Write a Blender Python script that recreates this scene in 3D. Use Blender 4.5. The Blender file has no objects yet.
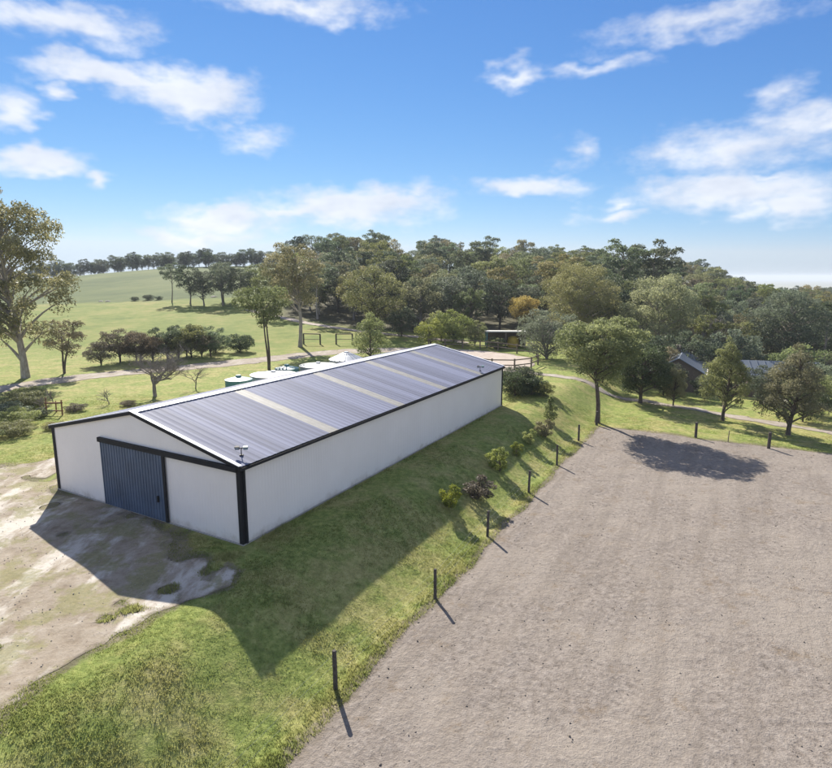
import bpy, math, random
import numpy as np
from mathutils import Vector, Matrix
from mathutils.bvhtree import BVHTree

scene = bpy.context.scene
col = scene.collection
R = math.radians

# ------------------------------------------------------------------ camera
cam_d = bpy.data.cameras.new('camera')
cam = bpy.data.objects.new('camera', cam_d)
col.objects.link(cam)
cam.location = (0, 0, 11.509)
cam.rotation_euler = (math.pi / 2 - 0.1734, 0, 0)
cam_d.sensor_fit = 'HORIZONTAL'
cam_d.sensor_width = 36
cam_d.lens = 24.81
cam_d.shift_y = -7 / 832
cam_d.clip_start = 0.1
cam_d.clip_end = 40000
scene.camera = cam

# ------------------------------------------------------------------ sun and sky
SUN_AZ, SUN_EL = R(-20.5), R(34.3)          # azimuth from +Y towards +X
sun_dir = Vector((math.sin(SUN_AZ) * math.cos(SUN_EL), math.cos(SUN_AZ) * math.cos(SUN_EL), math.sin(SUN_EL)))
sun_d = bpy.data.lights.new('sun', 'SUN')
sun_d.energy = 4.3
sun_d.angle = R(0.5)
sun_d.color = (1.0, 0.94, 0.84)
sun = bpy.data.objects.new('sun', sun_d)
col.objects.link(sun)
sun.rotation_euler = sun_dir.to_track_quat('Z', 'Y').to_euler()

SKY = 0.15
world = bpy.data.worlds.new('World')
scene.world = world
world.use_nodes = True
world.cycles.sampling_method = 'MANUAL'
world.cycles.sample_map_resolution = 512
wt = world.node_tree
wn, wl = wt.nodes, wt.links
wn.clear()


def wmath(op, a, b=None, c=None, clamp=False):
    n = wn.new('ShaderNodeMath')
    n.operation = op
    n.use_clamp = clamp
    for i, v in enumerate((a, b, c)):
        if v is None:
            continue
        if isinstance(v, (int, float)):
            n.inputs[i].default_value = v
        else:
            wl.new(v, n.inputs[i])
    return n.outputs[0]


sky = wn.new('ShaderNodeTexSky')
sky.sky_type = 'NISHITA'
sky.sun_disc = False
sky.sun_elevation = SUN_EL
sky.sun_rotation = SUN_AZ
sky.altitude = 300
sky.air_density = 1.0
sky.dust_density = 0.0
sky.ozone_density = 4.0
tc = wn.new('ShaderNodeTexCoord')
sep = wn.new('ShaderNodeSeparateXYZ')
wl.new(tc.outputs['Generated'], sep.inputs[0])
az = wmath('ARCTAN2', sep.outputs[0], sep.outputs[1])
el = wmath('ARCSINE', sep.outputs[2])
# warp the direction with noise so cloud edges billow
cmb = wn.new('ShaderNodeCombineXYZ')
wl.new(az, cmb.inputs[0])
wl.new(wmath('MULTIPLY', el, 1.9), cmb.inputs[1])


def wnoise(scale, detail, rough=0.6, off=(0, 0, 0)):
    mp = wn.new('ShaderNodeMapping')
    mp.inputs['Location'].default_value = off
    wl.new(cmb.outputs[0], mp.inputs[0])
    n = wn.new('ShaderNodeTexNoise')
    n.inputs['Scale'].default_value = scale
    n.inputs['Detail'].default_value = detail
    n.inputs['Roughness'].default_value = rough
    wl.new(mp.outputs[0], n.inputs['Vector'])
    return n.outputs['Fac']


n1, n2 = wnoise(9, 3, 0.6), wnoise(9, 3, 0.6, (3.1, 7.7, 0))
azw = wmath('ADD', az, wmath('MULTIPLY', wmath('SUBTRACT', n1, 0.5), 0.17))
elw = wmath('ADD', el, wmath('MULTIPLY', wmath('SUBTRACT', n2, 0.5), 0.085))
# the clouds: azimuth, elevation, half width, half height (radians), thickness
CLOUDS = [(-0.454, 0.2803, 0.1168, 0.0229, 1.0),
          (-0.3599, 0.2703, 0.1039, 0.041, 1.1),
          (-0.5841, 0.2229, 0.0368, 0.0287, 0.95),
          (-0.5279, 0.2504, 0.021, 0.013, 0.7),
          (-0.5678, 0.1581, 0.0758, 0.019, 1.05),
          (-0.4856, 0.1396, 0.0232, 0.0156, 0.7),
          (-0.2597, 0.2143, 0.0584, 0.0193, 0.45),
          (-0.3661, 0.0663, 0.1043, 0.0171, 0.8),
          (-0.3012, 0.0943, 0.1221, 0.0242, 1.0),
          (-0.1023, 0.1158, 0.1476, 0.0318, 1.1),
          (-0.193, 0.108, 0.0905, 0.0176, 0.8),
          (0.1804, 0.1442, 0.0876, 0.0189, 0.85),
          (0.0067, 0.1371, 0.0332, 0.0246, 0.5),
          (0.4859, 0.1805, 0.1303, 0.0369, 0.66),
          (0.5686, 0.2077, 0.08, 0.0251, 0.64),
          (0.4911, 0.1211, 0.1503, 0.0298, 0.87),
          (0.5733, 0.102, 0.0627, 0.0304, 1.01),
          (0.4437, 0.1326, 0.0858, 0.0231, 0.74),
          (0.3239, 0.0967, 0.0493, 0.0155, 0.75),
          (0.327, 0.1209, 0.0425, 0.0119, 0.6),
          (0.5355, 0.2457, 0.0309, 0.0232, 0.46),
          (0.1637, 0.3115, 0.0448, 0.015, 0.6),
          (0.2817, 0.3116, 0.0645, 0.0116, 0.5),
          (0.5358, 0.1425, 0.0471, 0.0101, 0.55),
          (-0.5168, 0.3373, 0.108, 0.0238, 0.8),
          (-0.1824, 0.3961, 0.1552, 0.0162, 0.6),
          (0.4262, 0.3462, 0.131, 0.0208, 0.55),
          (0.2469, 0.1902, 0.0239, 0.023, 0.35)]
pw = wn.new('ShaderNodeCombineXYZ')
wl.new(azw, pw.inputs[0])
wl.new(elw, pw.inputs[1])
dens = None
for (ca, ce, ra, re_, th) in CLOUDS:
    vm = wn.new('ShaderNodeVectorMath')
    vm.operation = 'MULTIPLY_ADD'
    wl.new(pw.outputs[0], vm.inputs[0])
    kx, ky = 0.88 / ra, 0.85 / re_
    vm.inputs[1].default_value = (kx, ky, 0)
    vm.inputs[2].default_value = (-ca * kx, -ce * ky, 0)
    vl = wn.new('ShaderNodeVectorMath')
    vl.operation = 'LENGTH'
    wl.new(vm.outputs[0], vl.inputs[0])
    m = wmath('MULTIPLY_ADD', vl.outputs['Value'], -th, th)
    dens = m if dens is None else wmath('MAXIMUM', dens, m)
# scattered cloud over the unseen sky, denser than in view to brighten the shade
far_n = wmath('SUBTRACT', wmath('MULTIPLY', wnoise(3.4, 3, 0.62, (1.7, 2.2, 0)), 3.4), 1.52)
side = wmath('MULTIPLY', wmath('SUBTRACT', wmath('ABSOLUTE', az), 0.75), 4.0, clamp=True)
high = wmath('MULTIPLY', wmath('SUBTRACT', el, 0.46), 5.0, clamp=True)
outside = wmath('MAXIMUM', side, high)
dens = wmath('MAXIMUM', dens, wmath('SUBTRACT', far_n, wmath('MULTIPLY', wmath('SUBTRACT', 1.0, outside), 3.0)))
fine = wnoise(22, 3, 0.68, (5, 1, 0))
dens = wmath('ADD', dens, wmath('MULTIPLY', wmath('SUBTRACT', fine, 0.5), 0.75))
mask = wn.new('ShaderNodeMapRange')
mask.interpolation_type = 'SMOOTHSTEP'
mask.inputs['From Min'].default_value = -0.14
mask.inputs['From Max'].default_value = 0.72
mask.inputs['To Max'].default_value = 0.93
wl.new(dens, mask.inputs['Value'])
cn = wn.new('ShaderNodeMapRange')
wl.new(n2, cn.inputs['Value'])
cn.inputs['From Min'].default_value = 0.3
cn.inputs['From Max'].default_value = 0.65
ccol = wn.new('ShaderNodeMixRGB')
CL = 0.47 / SKY
ccol.inputs[1].default_value = (0.64 * CL, 0.69 * CL, 0.80 * CL, 1)
ccol.inputs[2].default_value = (0.86 * CL, 0.89 * CL, 0.95 * CL, 1)
wl.new(cn.outputs[0], ccol.inputs[0])
cmix = wn.new('ShaderNodeMixRGB')
wl.new(mask.outputs[0], cmix.inputs[0])
# a clear, deep blue air: each channel of the sky model is toned
ssep = wn.new('ShaderNodeSeparateColor')
scmb = wn.new('ShaderNodeCombineColor')
wl.new(sky.outputs[0], ssep.inputs[0])
toned = []
for ch, (gain, power, lift) in enumerate(((0.49, 1.4, 0.03), (0.475, 1.0, 0.035), (0.66, 0.6, 0.0))):
    v = wmath('POWER', wmath('MULTIPLY', ssep.outputs[ch], SKY), power)
    toned.append(wmath('ADD', wmath('MULTIPLY', v, gain * 0.5 / SKY), lift * 0.5 / SKY))
wl.new(wmath('MINIMUM', toned[0], wmath('MULTIPLY', toned[2], 0.74)), scmb.inputs[0])
wl.new(wmath('MINIMUM', toned[1], wmath('MULTIPLY', toned[2], 0.87)), scmb.inputs[1])
wl.new(toned[2], scmb.inputs[2])
wl.new(scmb.outputs[0], cmix.inputs[1])
wl.new(ccol.outputs[0], cmix.inputs[2])
bg = wn.new('ShaderNodeBackground')
bg.inputs['Strength'].default_value = SKY
wl.new(cmix.outputs[0], bg.inputs['Color'])
wo = wn.new('ShaderNodeOutputWorld')
wl.new(bg.outputs[0], wo.inputs['Surface'])

scene.view_settings.view_transform = 'Standard'
scene.view_settings.look = 'None'
scene.view_settings.exposure = 1.3
scene.view_settings.gamma = 1.0
scene.view_settings.use_curve_mapping = False
scene.cycles.max_bounces = 6
scene.cycles.diffuse_bounces = 3
scene.cycles.volume_bounces = 0
scene.cycles.transmission_bounces = 3
scene.cycles.transparent_max_bounces = 4

rng = np.random.default_rng(7)
random.seed(7)


# ------------------------------------------------------------------ helpers
def tag(o, label=None, cat=None, group=None, kind=None):
    if label:
        o['label'] = label
    if cat:
        o['category'] = cat
    if group:
        o['group'] = group
    if kind:
        o['kind'] = kind
    return o


def mesh_np(name, v, f, smooth=False):
    """v (N,3), f list of arrays (M,k) of one or more polygon sizes"""
    v = np.asarray(v, np.float32)
    fs = f if isinstance(f, (list, tuple)) else [f]
    fs = [np.asarray(a, np.int32) for a in fs if len(a)]
    me = bpy.data.meshes.new(name)
    me.vertices.add(len(v))
    me.vertices.foreach_set('co', v.ravel())
    tot = sum(a.size for a in fs)
    npol = sum(len(a) for a in fs)
    me.loops.add(tot)
    me.polygons.add(npol)
    me.loops.foreach_set('vertex_index', np.concatenate([a.ravel() for a in fs]))
    sizes = np.concatenate([np.full(len(a), a.shape[1], np.int32) for a in fs])
    starts = np.concatenate([[0], np.cumsum(sizes)[:-1]]).astype(np.int32)
    me.polygons.foreach_set('loop_start', starts)
    me.update(calc_edges=True)
    me.validate()
    if smooth:
        me.polygons.foreach_set('use_smooth', np.ones(npol, bool))
    return me


def link(name, me, mat=None, parent=None, loc=None, rz=0.0):
    o = bpy.data.objects.new(name, me)
    col.objects.link(o)
    if mat is not None and me is not None and not me.materials:
        me.materials.append(mat)
    if parent is not None:
        o.parent = parent
    if loc is not None:
        o.location = loc
    if rz:
        o.rotation_euler = (0, 0, rz)
    return o


def empty(name, loc=(0, 0, 0), rz=0.0, scale=1.0):
    o = bpy.data.objects.new(name, None)
    col.objects.link(o)
    o.location = loc
    o.rotation_euler = (0, 0, rz)
    o.scale = (scale,) * 3 if not isinstance(scale, tuple) else scale
    o.empty_display_size = 0.2
    return o


class MB:
    """collects boxes, prisms and tubes into one mesh"""

    def __init__(self):
        self.v, self.q, self.t, self.n = [], [], [], []

    def add(self, pts, faces):
        b = len(self.v)
        self.v += [tuple(p) for p in pts]
        for f in faces:
            f = [b + i for i in f]
            (self.q if len(f) == 4 else self.t if len(f) == 3 else self.n).append(f)
        return self

    def box(self, x0, x1, y0, y1, z0, z1):
        p = [(x0, y0, z0), (x1, y0, z0), (x1, y1, z0), (x0, y1, z0), (x0, y0, z1), (x1, y0, z1), (x1, y1, z1), (x0, y1, z1)]
        return self.add(p, [(0, 3, 2, 1), (4, 5, 6, 7), (0, 1, 5, 4), (1, 2, 6, 5), (2, 3, 7, 6), (3, 0, 4, 7)])

    def bar(self, a, b, w, h, up=(0, 0, 1)):
        a, b = Vector(a), Vector(b)
        d = (b - a).normalized()
        s = d.cross(Vector(up))
        if s.length < 1e-4:
            s = d.cross(Vector((0, 1, 0)))
        s.normalize()
        t = s.cross(d)
        s, t = s * w / 2, t * h / 2
        p = [a - s - t, a + s - t, a + s + t, a - s + t, b - s - t, b + s - t, b + s + t, b - s + t]
        return self.add(p, [(0, 3, 2, 1), (4, 5, 6, 7), (0, 1, 5, 4), (1, 2, 6, 5), (2, 3, 7, 6), (3, 0, 4, 7)])

    def tube(self, pts, rad, k=6):
        V, Q = tube(np.array(pts, float), np.array(rad, float), k)
        b = len(self.v)
        self.v += [tuple(p) for p in V]
        self.q += [[b + i for i in f] for f in Q]
        self.n.append([b + i for i in range(k)][::-1])
        self.n.append([b + len(V) - k + i for i in range(k)])
        return self

    def lathe(self, prof, k=32, c=(0, 0)):
        b = len(self.v)
        for (r, z) in prof:
            for i in range(k):
                a = 2 * math.pi * i / k
                self.v.append((c[0] + r * math.cos(a), c[1] + r * math.sin(a), z))
        for j in range(len(prof) - 1):
            for i in range(k):
                self.q.append([b + j * k + i, b + j * k + (i + 1) % k, b + (j + 1) * k + (i + 1) % k, b + (j + 1) * k + i])
        return self

    def mesh(self, name, smooth=False):
        me = bpy.data.meshes.new(name)
        me.from_pydata(self.v, [], self.q + self.t + self.n)
        me.update()
        if smooth:
            me.polygons.foreach_set('use_smooth', np.ones(len(me.polygons), bool))
        return me

    def build(self, name, mat, parent=None, loc=None, rz=0.0, smooth=False):
        return link(name, self.mesh(name, smooth), mat, parent, loc, rz)


def tube(P, rad, k=6):
    n = len(P)
    T = np.gradient(P, axis=0)
    T /= np.linalg.norm(T, axis=1)[:, None] + 1e-9
    ref = np.array([0.31, 0.17, 0.93])
    if abs(T[0] @ ref) > 0.9:
        ref = np.array([1.0, 0.1, 0.05])
    A = np.cross(T, ref)
    A /= np.linalg.norm(A, axis=1)[:, None] + 1e-9
    B = np.cross(T, A)
    ang = np.arange(k) * 2 * math.pi / k
    V = P[:, None, :] + rad[:, None, None] * (A[:, None, :] * np.cos(ang)[None, :, None] + B[:, None, :] * np.sin(ang)[None, :, None])
    V = V.reshape(-1, 3)
    i = np.arange(n - 1)[:, None] * k
    j = np.arange(k)[None, :]
    jn = (j + 1) % k
    Q = np.stack([i + j, i + jn, i + k + jn, i + k + j], -1).reshape(-1, 4)
    return V, Q


def vnoise(x, y, s, seed=0):
    """value noise in numpy, 0..1"""
    x, y = np.asarray(x, float) / s + 1000.3, np.asarray(y, float) / s + 1000.7
    xi, yi = np.floor(x).astype(np.int64), np.floor(y).astype(np.int64)
    fx, fy = x - xi, y - yi
    fx, fy = fx * fx * (3 - 2 * fx), fy * fy * (3 - 2 * fy)

    def hsh(a, b):
        h = (a * 374761393 + b * 668265263 + seed * 1442695041) & 0xffffffff
        h = ((h ^ (h >> 13)) * 1274126177) & 0xffffffff
        return ((h ^ (h >> 16)) & 0xffff) / 65535.0
    a, b = hsh(xi, yi), hsh(xi + 1, yi)
    c, d = hsh(xi, yi + 1), hsh(xi + 1, yi + 1)
    return (a * (1 - fx) + b * fx) * (1 - fy) + (c * (1 - fx) + d * fx) * fy


def fbm(x, y, s, seed=0, oct=4):
    t, a, w = 0, 0.5, 0
    for i in range(oct):
        t = t + a * vnoise(x, y, s, seed + i)
        w += a
        a *= 0.5
        s *= 0.5
    return t / w


# ------------------------------------------------------------------ materials
def new_mat(name):
    m = bpy.data.materials.new(name)
    m.use_nodes = True
    nt = m.node_tree
    b = nt.nodes['Principled BSDF']
    return m, nt, b


def nnoise(nt, vec, scale, detail=5, rough=0.6, lac=2.0):
    n = nt.nodes.new('ShaderNodeTexNoise')
    n.inputs['Scale'].default_value = scale
    n.inputs['Detail'].default_value = detail
    n.inputs['Roughness'].default_value = rough
    nt.links.new(vec, n.inputs['Vector'])
    return n.outputs['Fac']


def ramp(nt, fac, stops):
    r = nt.nodes.new('ShaderNodeValToRGB')
    e = r.color_ramp.elements
    while len(e) < len(stops):
        e.new(0.5)
    for i, (p, c) in enumerate(stops):
        e[i].position = p
        e[i].color = (*c, 1)
    nt.links.new(fac, r.inputs[0])
    return r.outputs[0]


def fmath(nt, op, a, b=None, clamp=False):
    n = nt.nodes.new('ShaderNodeMath')
    n.operation = op
    n.use_clamp = clamp
    for i, v in enumerate((a, b)):
        if v is None:
            continue
        if isinstance(v, (int, float)):
            n.inputs[i].default_value = v
        else:
            nt.links.new(v, n.inputs[i])
    return n.outputs[0]


def step(nt, fac, lo, hi, t0=0.0, t1=1.0):
    n = nt.nodes.new('ShaderNodeMapRange')
    n.interpolation_type = 'SMOOTHSTEP'
    n.inputs['From Min'].default_value = lo
    n.inputs['From Max'].default_value = hi
    n.inputs['To Min'].default_value = t0
    n.inputs['To Max'].default_value = t1
    nt.links.new(fac, n.inputs['Value'])
    return n.outputs[0]


def mixc(nt, fac, a, b, mode='MIX'):
    n = nt.nodes.new('ShaderNodeMixRGB')
    n.blend_type = mode
    if isinstance(fac, (int, float)):
        n.inputs[0].default_value = fac
    else:
        nt.links.new(fac, n.inputs[0])
    for i, c in ((1, a), (2, b)):
        if isinstance(c, tuple):
            n.inputs[i].default_value = (*c, 1)
        else:
            nt.links.new(c, n.inputs[i])
    return n.outputs[0]


def world_pos(nt):
    return nt.nodes.new('ShaderNodeNewGeometry').outputs['Position']


def bump(nt, b, h, dist, strength=1.0):
    n = nt.nodes.new('ShaderNodeBump')
    n.inputs['Distance'].default_value = dist
    n.inputs['Strength'].default_value = strength
    nt.links.new(h, n.inputs['Height'])
    nt.links.new(n.outputs[0], b.inputs['Normal'])


def simple(name, colr, rough=0.7, metal=0.0, var=0.15, scale=3.0, bmp=0.0, bscale=30.0, spec=0.3):
    m, nt, b = new_mat(name)
    tcn = nt.nodes.new('ShaderNodeTexCoord').outputs['Object']
    f = nnoise(nt, tcn, scale, 6, 0.65)
    c0 = tuple(c * (1 - var) for c in colr)
    c1 = tuple(min(1, c * (1 + var)) for c in colr)
    nt.links.new(ramp(nt, f, [(0.3, c0), (0.7, c1)]), b.inputs['Base Color'])
    b.inputs['Roughness'].default_value = rough
    b.inputs['Metallic'].default_value = metal
    b.inputs['Specular IOR Level'].default_value = spec
    if bmp:
        bump(nt, b, nnoise(nt, tcn, bscale, 4), bmp)
    return m


def grass_colour(nt, pos):
    """the colour of the grass at a place: lawn, rough, paddock, far hill"""
    big = nnoise(nt, pos, 0.09, 4, 0.6)
    mid = nnoise(nt, pos, 0.55, 4, 0.65)
    sml = nnoise(nt, pos, 3.2, 4, 0.7)
    green = ramp(nt, sml, [(0.25, (0.085, 0.122, 0.030)), (0.5, (0.185, 0.222, 0.058)), (0.75, (0.325, 0.345, 0.108))])
    straw = ramp(nt, sml, [(0.25, (0.19, 0.17, 0.065)), (0.5, (0.31, 0.275, 0.11)), (0.78, (0.43, 0.38, 0.18))])
    f = fmath(nt, 'ADD', fmath(nt, 'MULTIPLY', mid, 0.75), fmath(nt, 'MULTIPLY', big, 0.45))
    c = mixc(nt, step(nt, f, 0.50, 0.74, 0.0, 0.85), green, straw)
    sp = nt.nodes.new('ShaderNodeSeparateXYZ')
    nt.links.new(pos, sp.inputs[0])
    # open paddock: paler, dry tipped
    pad = ramp(nt, fmath(nt, 'ADD', fmath(nt, 'MULTIPLY', mid, 0.5), fmath(nt, 'MULTIPLY', big, 0.6)),
               [(0.36, (0.085, 0.125, 0.024)), (0.54, (0.158, 0.186, 0.044)), (0.72, (0.25, 0.225, 0.08))])
    wob = fmath(nt, 'ADD', sp.outputs[1], fmath(nt, 'MULTIPLY', fmath(nt, 'SUBTRACT', big, 0.5), 30))
    c = mixc(nt, step(nt, wob, 72, 100), c, pad)
    hill = ramp(nt, nnoise(nt, pos, 0.03, 6, 0.7), [(0.3, (0.048, 0.072, 0.022)), (0.5, (0.082, 0.108, 0.034)), (0.7, (0.13, 0.145, 0.052))])
    at = nt.nodes.new('ShaderNodeAttribute')
    at.attribute_name = 'hillside'
    c = mixc(nt, at.outputs['Fac'], c, hill)
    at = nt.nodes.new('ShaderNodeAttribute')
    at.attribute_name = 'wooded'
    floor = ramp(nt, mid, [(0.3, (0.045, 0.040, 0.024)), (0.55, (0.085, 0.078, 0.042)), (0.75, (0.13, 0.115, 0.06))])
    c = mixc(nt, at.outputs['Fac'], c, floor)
    plain = ramp(nt, nnoise(nt, pos, 0.004, 5, 0.7), [(0.35, (0.12, 0.13, 0.07)), (0.5, (0.22, 0.21, 0.12)), (0.68, (0.33, 0.30, 0.19))])
    c = mixc(nt, step(nt, sp.outputs[1], 500, 900), c, plain)
    return c, sml, mid


def ground_mat():
    m, nt, b = new_mat('grass_ground')
    pos = world_pos(nt)
    c, sml, mid = grass_colour(nt, pos)
    # bare earth showing here and there
    bare = nnoise(nt, pos, 0.32, 5, 0.7)
    earth = ramp(nt, nnoise(nt, pos, 5, 5, 0.7), [(0.3, (0.12, 0.085, 0.055)), (0.7, (0.27, 0.19, 0.12))])
    c = mixc(nt, step(nt, bare, 0.64, 0.76, 0, 0.85), c, earth)
    at = nt.nodes.new('ShaderNodeAttribute')
    at.attribute_name = 'worn'
    wv = fmath(nt, 'ADD', at.outputs['Fac'], fmath(nt, 'MULTIPLY', fmath(nt, 'SUBTRACT', sml, 0.5), 1.1))
    c = mixc(nt, step(nt, wv, 0.35, 0.75, 0, 0.85), c, ramp(nt, mid, [(0.35, (0.10, 0.082, 0.06)), (0.65, (0.21, 0.175, 0.135))]))
    nt.links.new(c, b.inputs['Base Color'])
    b.inputs['Roughness'].default_value = 0.95
    b.inputs['Specular IOR Level'].default_value = 0.1
    hgt = fmath(nt, 'ADD', fmath(nt, 'MULTIPLY', sml, 0.7), fmath(nt, 'MULTIPLY', nnoise(nt, pos, 11, 4, 0.7), 0.5))
    bump(nt, b, hgt, 0.07, 0.8)
    return m


def tuft_mat():
    m, nt, b = new_mat('grass_blades')
    pos = world_pos(nt)
    c, sml, mid = grass_colour(nt, pos)
    c = mixc(nt, step(nt, mid, 0.35, 0.7, 0.2, 0.6), c, (0.37, 0.38, 0.14))
    nt.links.new(c, b.inputs['Base Color'])
    b.inputs['Roughness'].default_value = 0.7
    b.inputs['Specular IOR Level'].default_value = 0.2
    tr = nt.nodes.new('ShaderNodeBsdfTranslucent')
    nt.links.new(c, tr.inputs[0])
    mx = nt.nodes.new('ShaderNodeMixShader')
    mx.inputs[0].default_value = 0.6
    nt.links.new(b.outputs[0], mx.inputs[1])
    nt.links.new(tr.outputs[0], mx.inputs[2])
    nt.links.new(mx.outputs[0], nt.nodes['Material Output'].inputs['Surface'])
    return m


def rim_blend(nt, pos, c):
    """towards its outline the sheet turns to the trodden soil of the ground beside it"""
    at = nt.nodes.new('ShaderNodeAttribute')
    at.attribute_name = 'rim'
    mid = nnoise(nt, pos, 0.55, 4, 0.65)
    sml = nnoise(nt, pos, 3.2, 4, 0.7)
    wv = fmath(nt, 'ADD', at.outputs['Fac'], fmath(nt, 'MULTIPLY', fmath(nt, 'SUBTRACT', sml, 0.5), 1.3))
    soil = ramp(nt, mid, [(0.35, (0.10, 0.082, 0.06)), (0.65, (0.21, 0.175, 0.135))])
    return mixc(nt, step(nt, wv, 0.5, 1.0, 0, 0.7), c, soil)


def arena_mat():
    m, nt, b = new_mat('arena_sand')
    pos = world_pos(nt)
    a = nnoise(nt, pos, 0.22, 6, 0.65)
    f1 = nnoise(nt, pos, 4.2, 5, 0.75)
    f2 = nnoise(nt, pos, 13, 3, 0.75)
    c = ramp(nt, f1, [(0.28, (0.120, 0.100, 0.083)), (0.48, (0.222, 0.190, 0.162)), (0.72, (0.315, 0.275, 0.238))])
    c = mixc(nt, step(nt, a, 0.42, 0.62, 0.0, 0.6), c, (0.275, 0.238, 0.20))
    # faint drag marks along the arena, straw and dung specks
    mp = nt.nodes.new('ShaderNodeMapping')
    mp.inputs['Rotation'].default_value = (0, 0, R(-61))
    nt.links.new(pos, mp.inputs[0])
    mp2 = nt.nodes.new('ShaderNodeMapping')
    mp2.inputs['Scale'].default_value = (0.10, 1.3, 1)
    nt.links.new(mp.outputs[0], mp2.inputs[0])
    mp = mp2
    dr_ = nnoise(nt, mp.outputs[0], 1.0, 4, 0.6)
    c = mixc(nt, step(nt, dr_, 0.45, 0.68, 0, 0.5), c, (0.178, 0.150, 0.124))
    sp = nnoise(nt, pos, 0.8, 5, 0.78)
    c = mixc(nt, step(nt, sp, 0.55, 0.70, 0, 0.6), c, (0.175, 0.130, 0.085))
    c = mixc(nt, step(nt, f2, 0.60, 0.72, 0, 0.7), c, (0.12, 0.098, 0.08))
    c = rim_blend(nt, pos, c)
    nt.links.new(c, b.inputs['Base Color'])
    b.inputs['Roughness'].default_value = 0.95
    b.inputs['Specular IOR Level'].default_value = 0.1
    h = fmath(nt, 'ADD', fmath(nt, 'MULTIPLY', f1, 0.8), fmath(nt, 'MULTIPLY', f2, 0.35))
    bump(nt, b, h, 0.10, 0.9)
    return m


def gravel_mat(name, lo, md, hi, grassy=0.0, pale=0.0):
    m, nt, b = new_mat(name)
    pos = world_pos(nt)
    f = nnoise(nt, pos, 1.3, 7, 0.72)
    g = nnoise(nt, pos, 6, 5, 0.75)
    c = ramp(nt, f, [(0.28, lo), (0.5, md), (0.72, hi)])
    c = mixc(nt, step(nt, g, 0.56, 0.72, 0, 0.6), c, tuple(x * 0.55 for x in lo))
    if pale:
        # pale limestone scraped bare, drawn out along the wheel tracks
        mp = nt.nodes.new('ShaderNodeMapping')
        mp.inputs['Rotation'].default_value = (0, 0, R(32))
        mp.inputs['Scale'].default_value = (1.0, 0.33, 1)
        nt.links.new(pos, mp.inputs[0])
        w = nnoise(nt, mp.outputs[0], 0.42, 6, 0.68)
        c = mixc(nt, step(nt, w, 0.47, 0.60, 0, pale), c, (0.50, 0.46, 0.405))
    if grassy:
        w = nnoise(nt, pos, 0.5, 6, 0.7)
        gc = ramp(nt, g, [(0.3, (0.13, 0.14, 0.05)), (0.7, (0.27, 0.24, 0.11))])
        c = mixc(nt, step(nt, w, 0.47, 0.58, 0, grassy), c, gc)
    c = rim_blend(nt, pos, c)
    nt.links.new(c, b.inputs['Base Color'])
    b.inputs['Roughness'].default_value = 0.95
    b.inputs['Specular IOR Level'].default_value = 0.1
    h = fmath(nt, 'ADD', f, fmath(nt, 'MULTIPLY', g, 0.4))
    bump(nt, b, h, 0.07, 0.8)
    return m


def leaf_mat(name, dark, light, trans=0.45, var=0.25, scale=0.8):
    m, nt, b = new_mat(name)
    info = nt.nodes.new('ShaderNodeObjectInfo')
    at = nt.nodes.new('ShaderNodeAttribute')
    at.attribute_name = 'tone'
    c = mixc(nt, at.outputs['Fac'], dark, light)
    hsv = nt.nodes.new('ShaderNodeHueSaturation')
    rnd = info.outputs['Random']
    c0 = c
    nt.links.new(fmath(nt, 'ADD', fmath(nt, 'MULTIPLY', rnd, 0.038), 0.482), hsv.inputs['Hue'])
    r2 = fmath(nt, 'FRACT', fmath(nt, 'MULTIPLY', rnd, 7.31))
    nt.links.new(fmath(nt, 'ADD', fmath(nt, 'MULTIPLY', r2, 2 * var), 1 - var), hsv.inputs['Value'])
    r3 = fmath(nt, 'FRACT', fmath(nt, 'MULTIPLY', rnd, 13.7))
    nt.links.new(fmath(nt, 'ADD', fmath(nt, 'MULTIPLY', r3, 0.35), 0.75), hsv.inputs['Saturation'])
    nt.links.new(c, hsv.inputs['Color'])
    c = hsv.outputs[0]
    nt.links.new(c, b.inputs['Base Color'])
    b.inputs['Roughness'].default_value = 0.6
    b.inputs['Specular IOR Level'].default_value = 0.25
    tr = nt.nodes.new('ShaderNodeBsdfTranslucent')
    nt.links.new(c, tr.inputs[0])
    mx = nt.nodes.new('ShaderNodeMixShader')
    mx.inputs[0].default_value = trans
    nt.links.new(b.outputs[0], mx.inputs[1])
    nt.links.new(tr.outputs[0], mx.inputs[2])
    nt.links.new(mx.outputs[0], nt.nodes['Material Output'].inputs['Surface'])
    return m


def bark_mat(name, dark, light):
    m, nt, b = new_mat(name)
    tcn = nt.nodes.new('ShaderNodeTexCoord').outputs['Object']
    mp = nt.nodes.new('ShaderNodeMapping')
    mp.inputs['Scale'].default_value = (5, 5, 0.9)
    nt.links.new(tcn, mp.inputs[0])
    f = nnoise(nt, mp.outputs[0], 1.6, 6, 0.7)
    nt.links.new(ramp(nt, f, [(0.35, dark), (0.65, light)]), b.inputs['Base Color'])
    b.inputs['Roughness'].default_value = 0.9
    bump(nt, b, f, 0.05)
    return m


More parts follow.
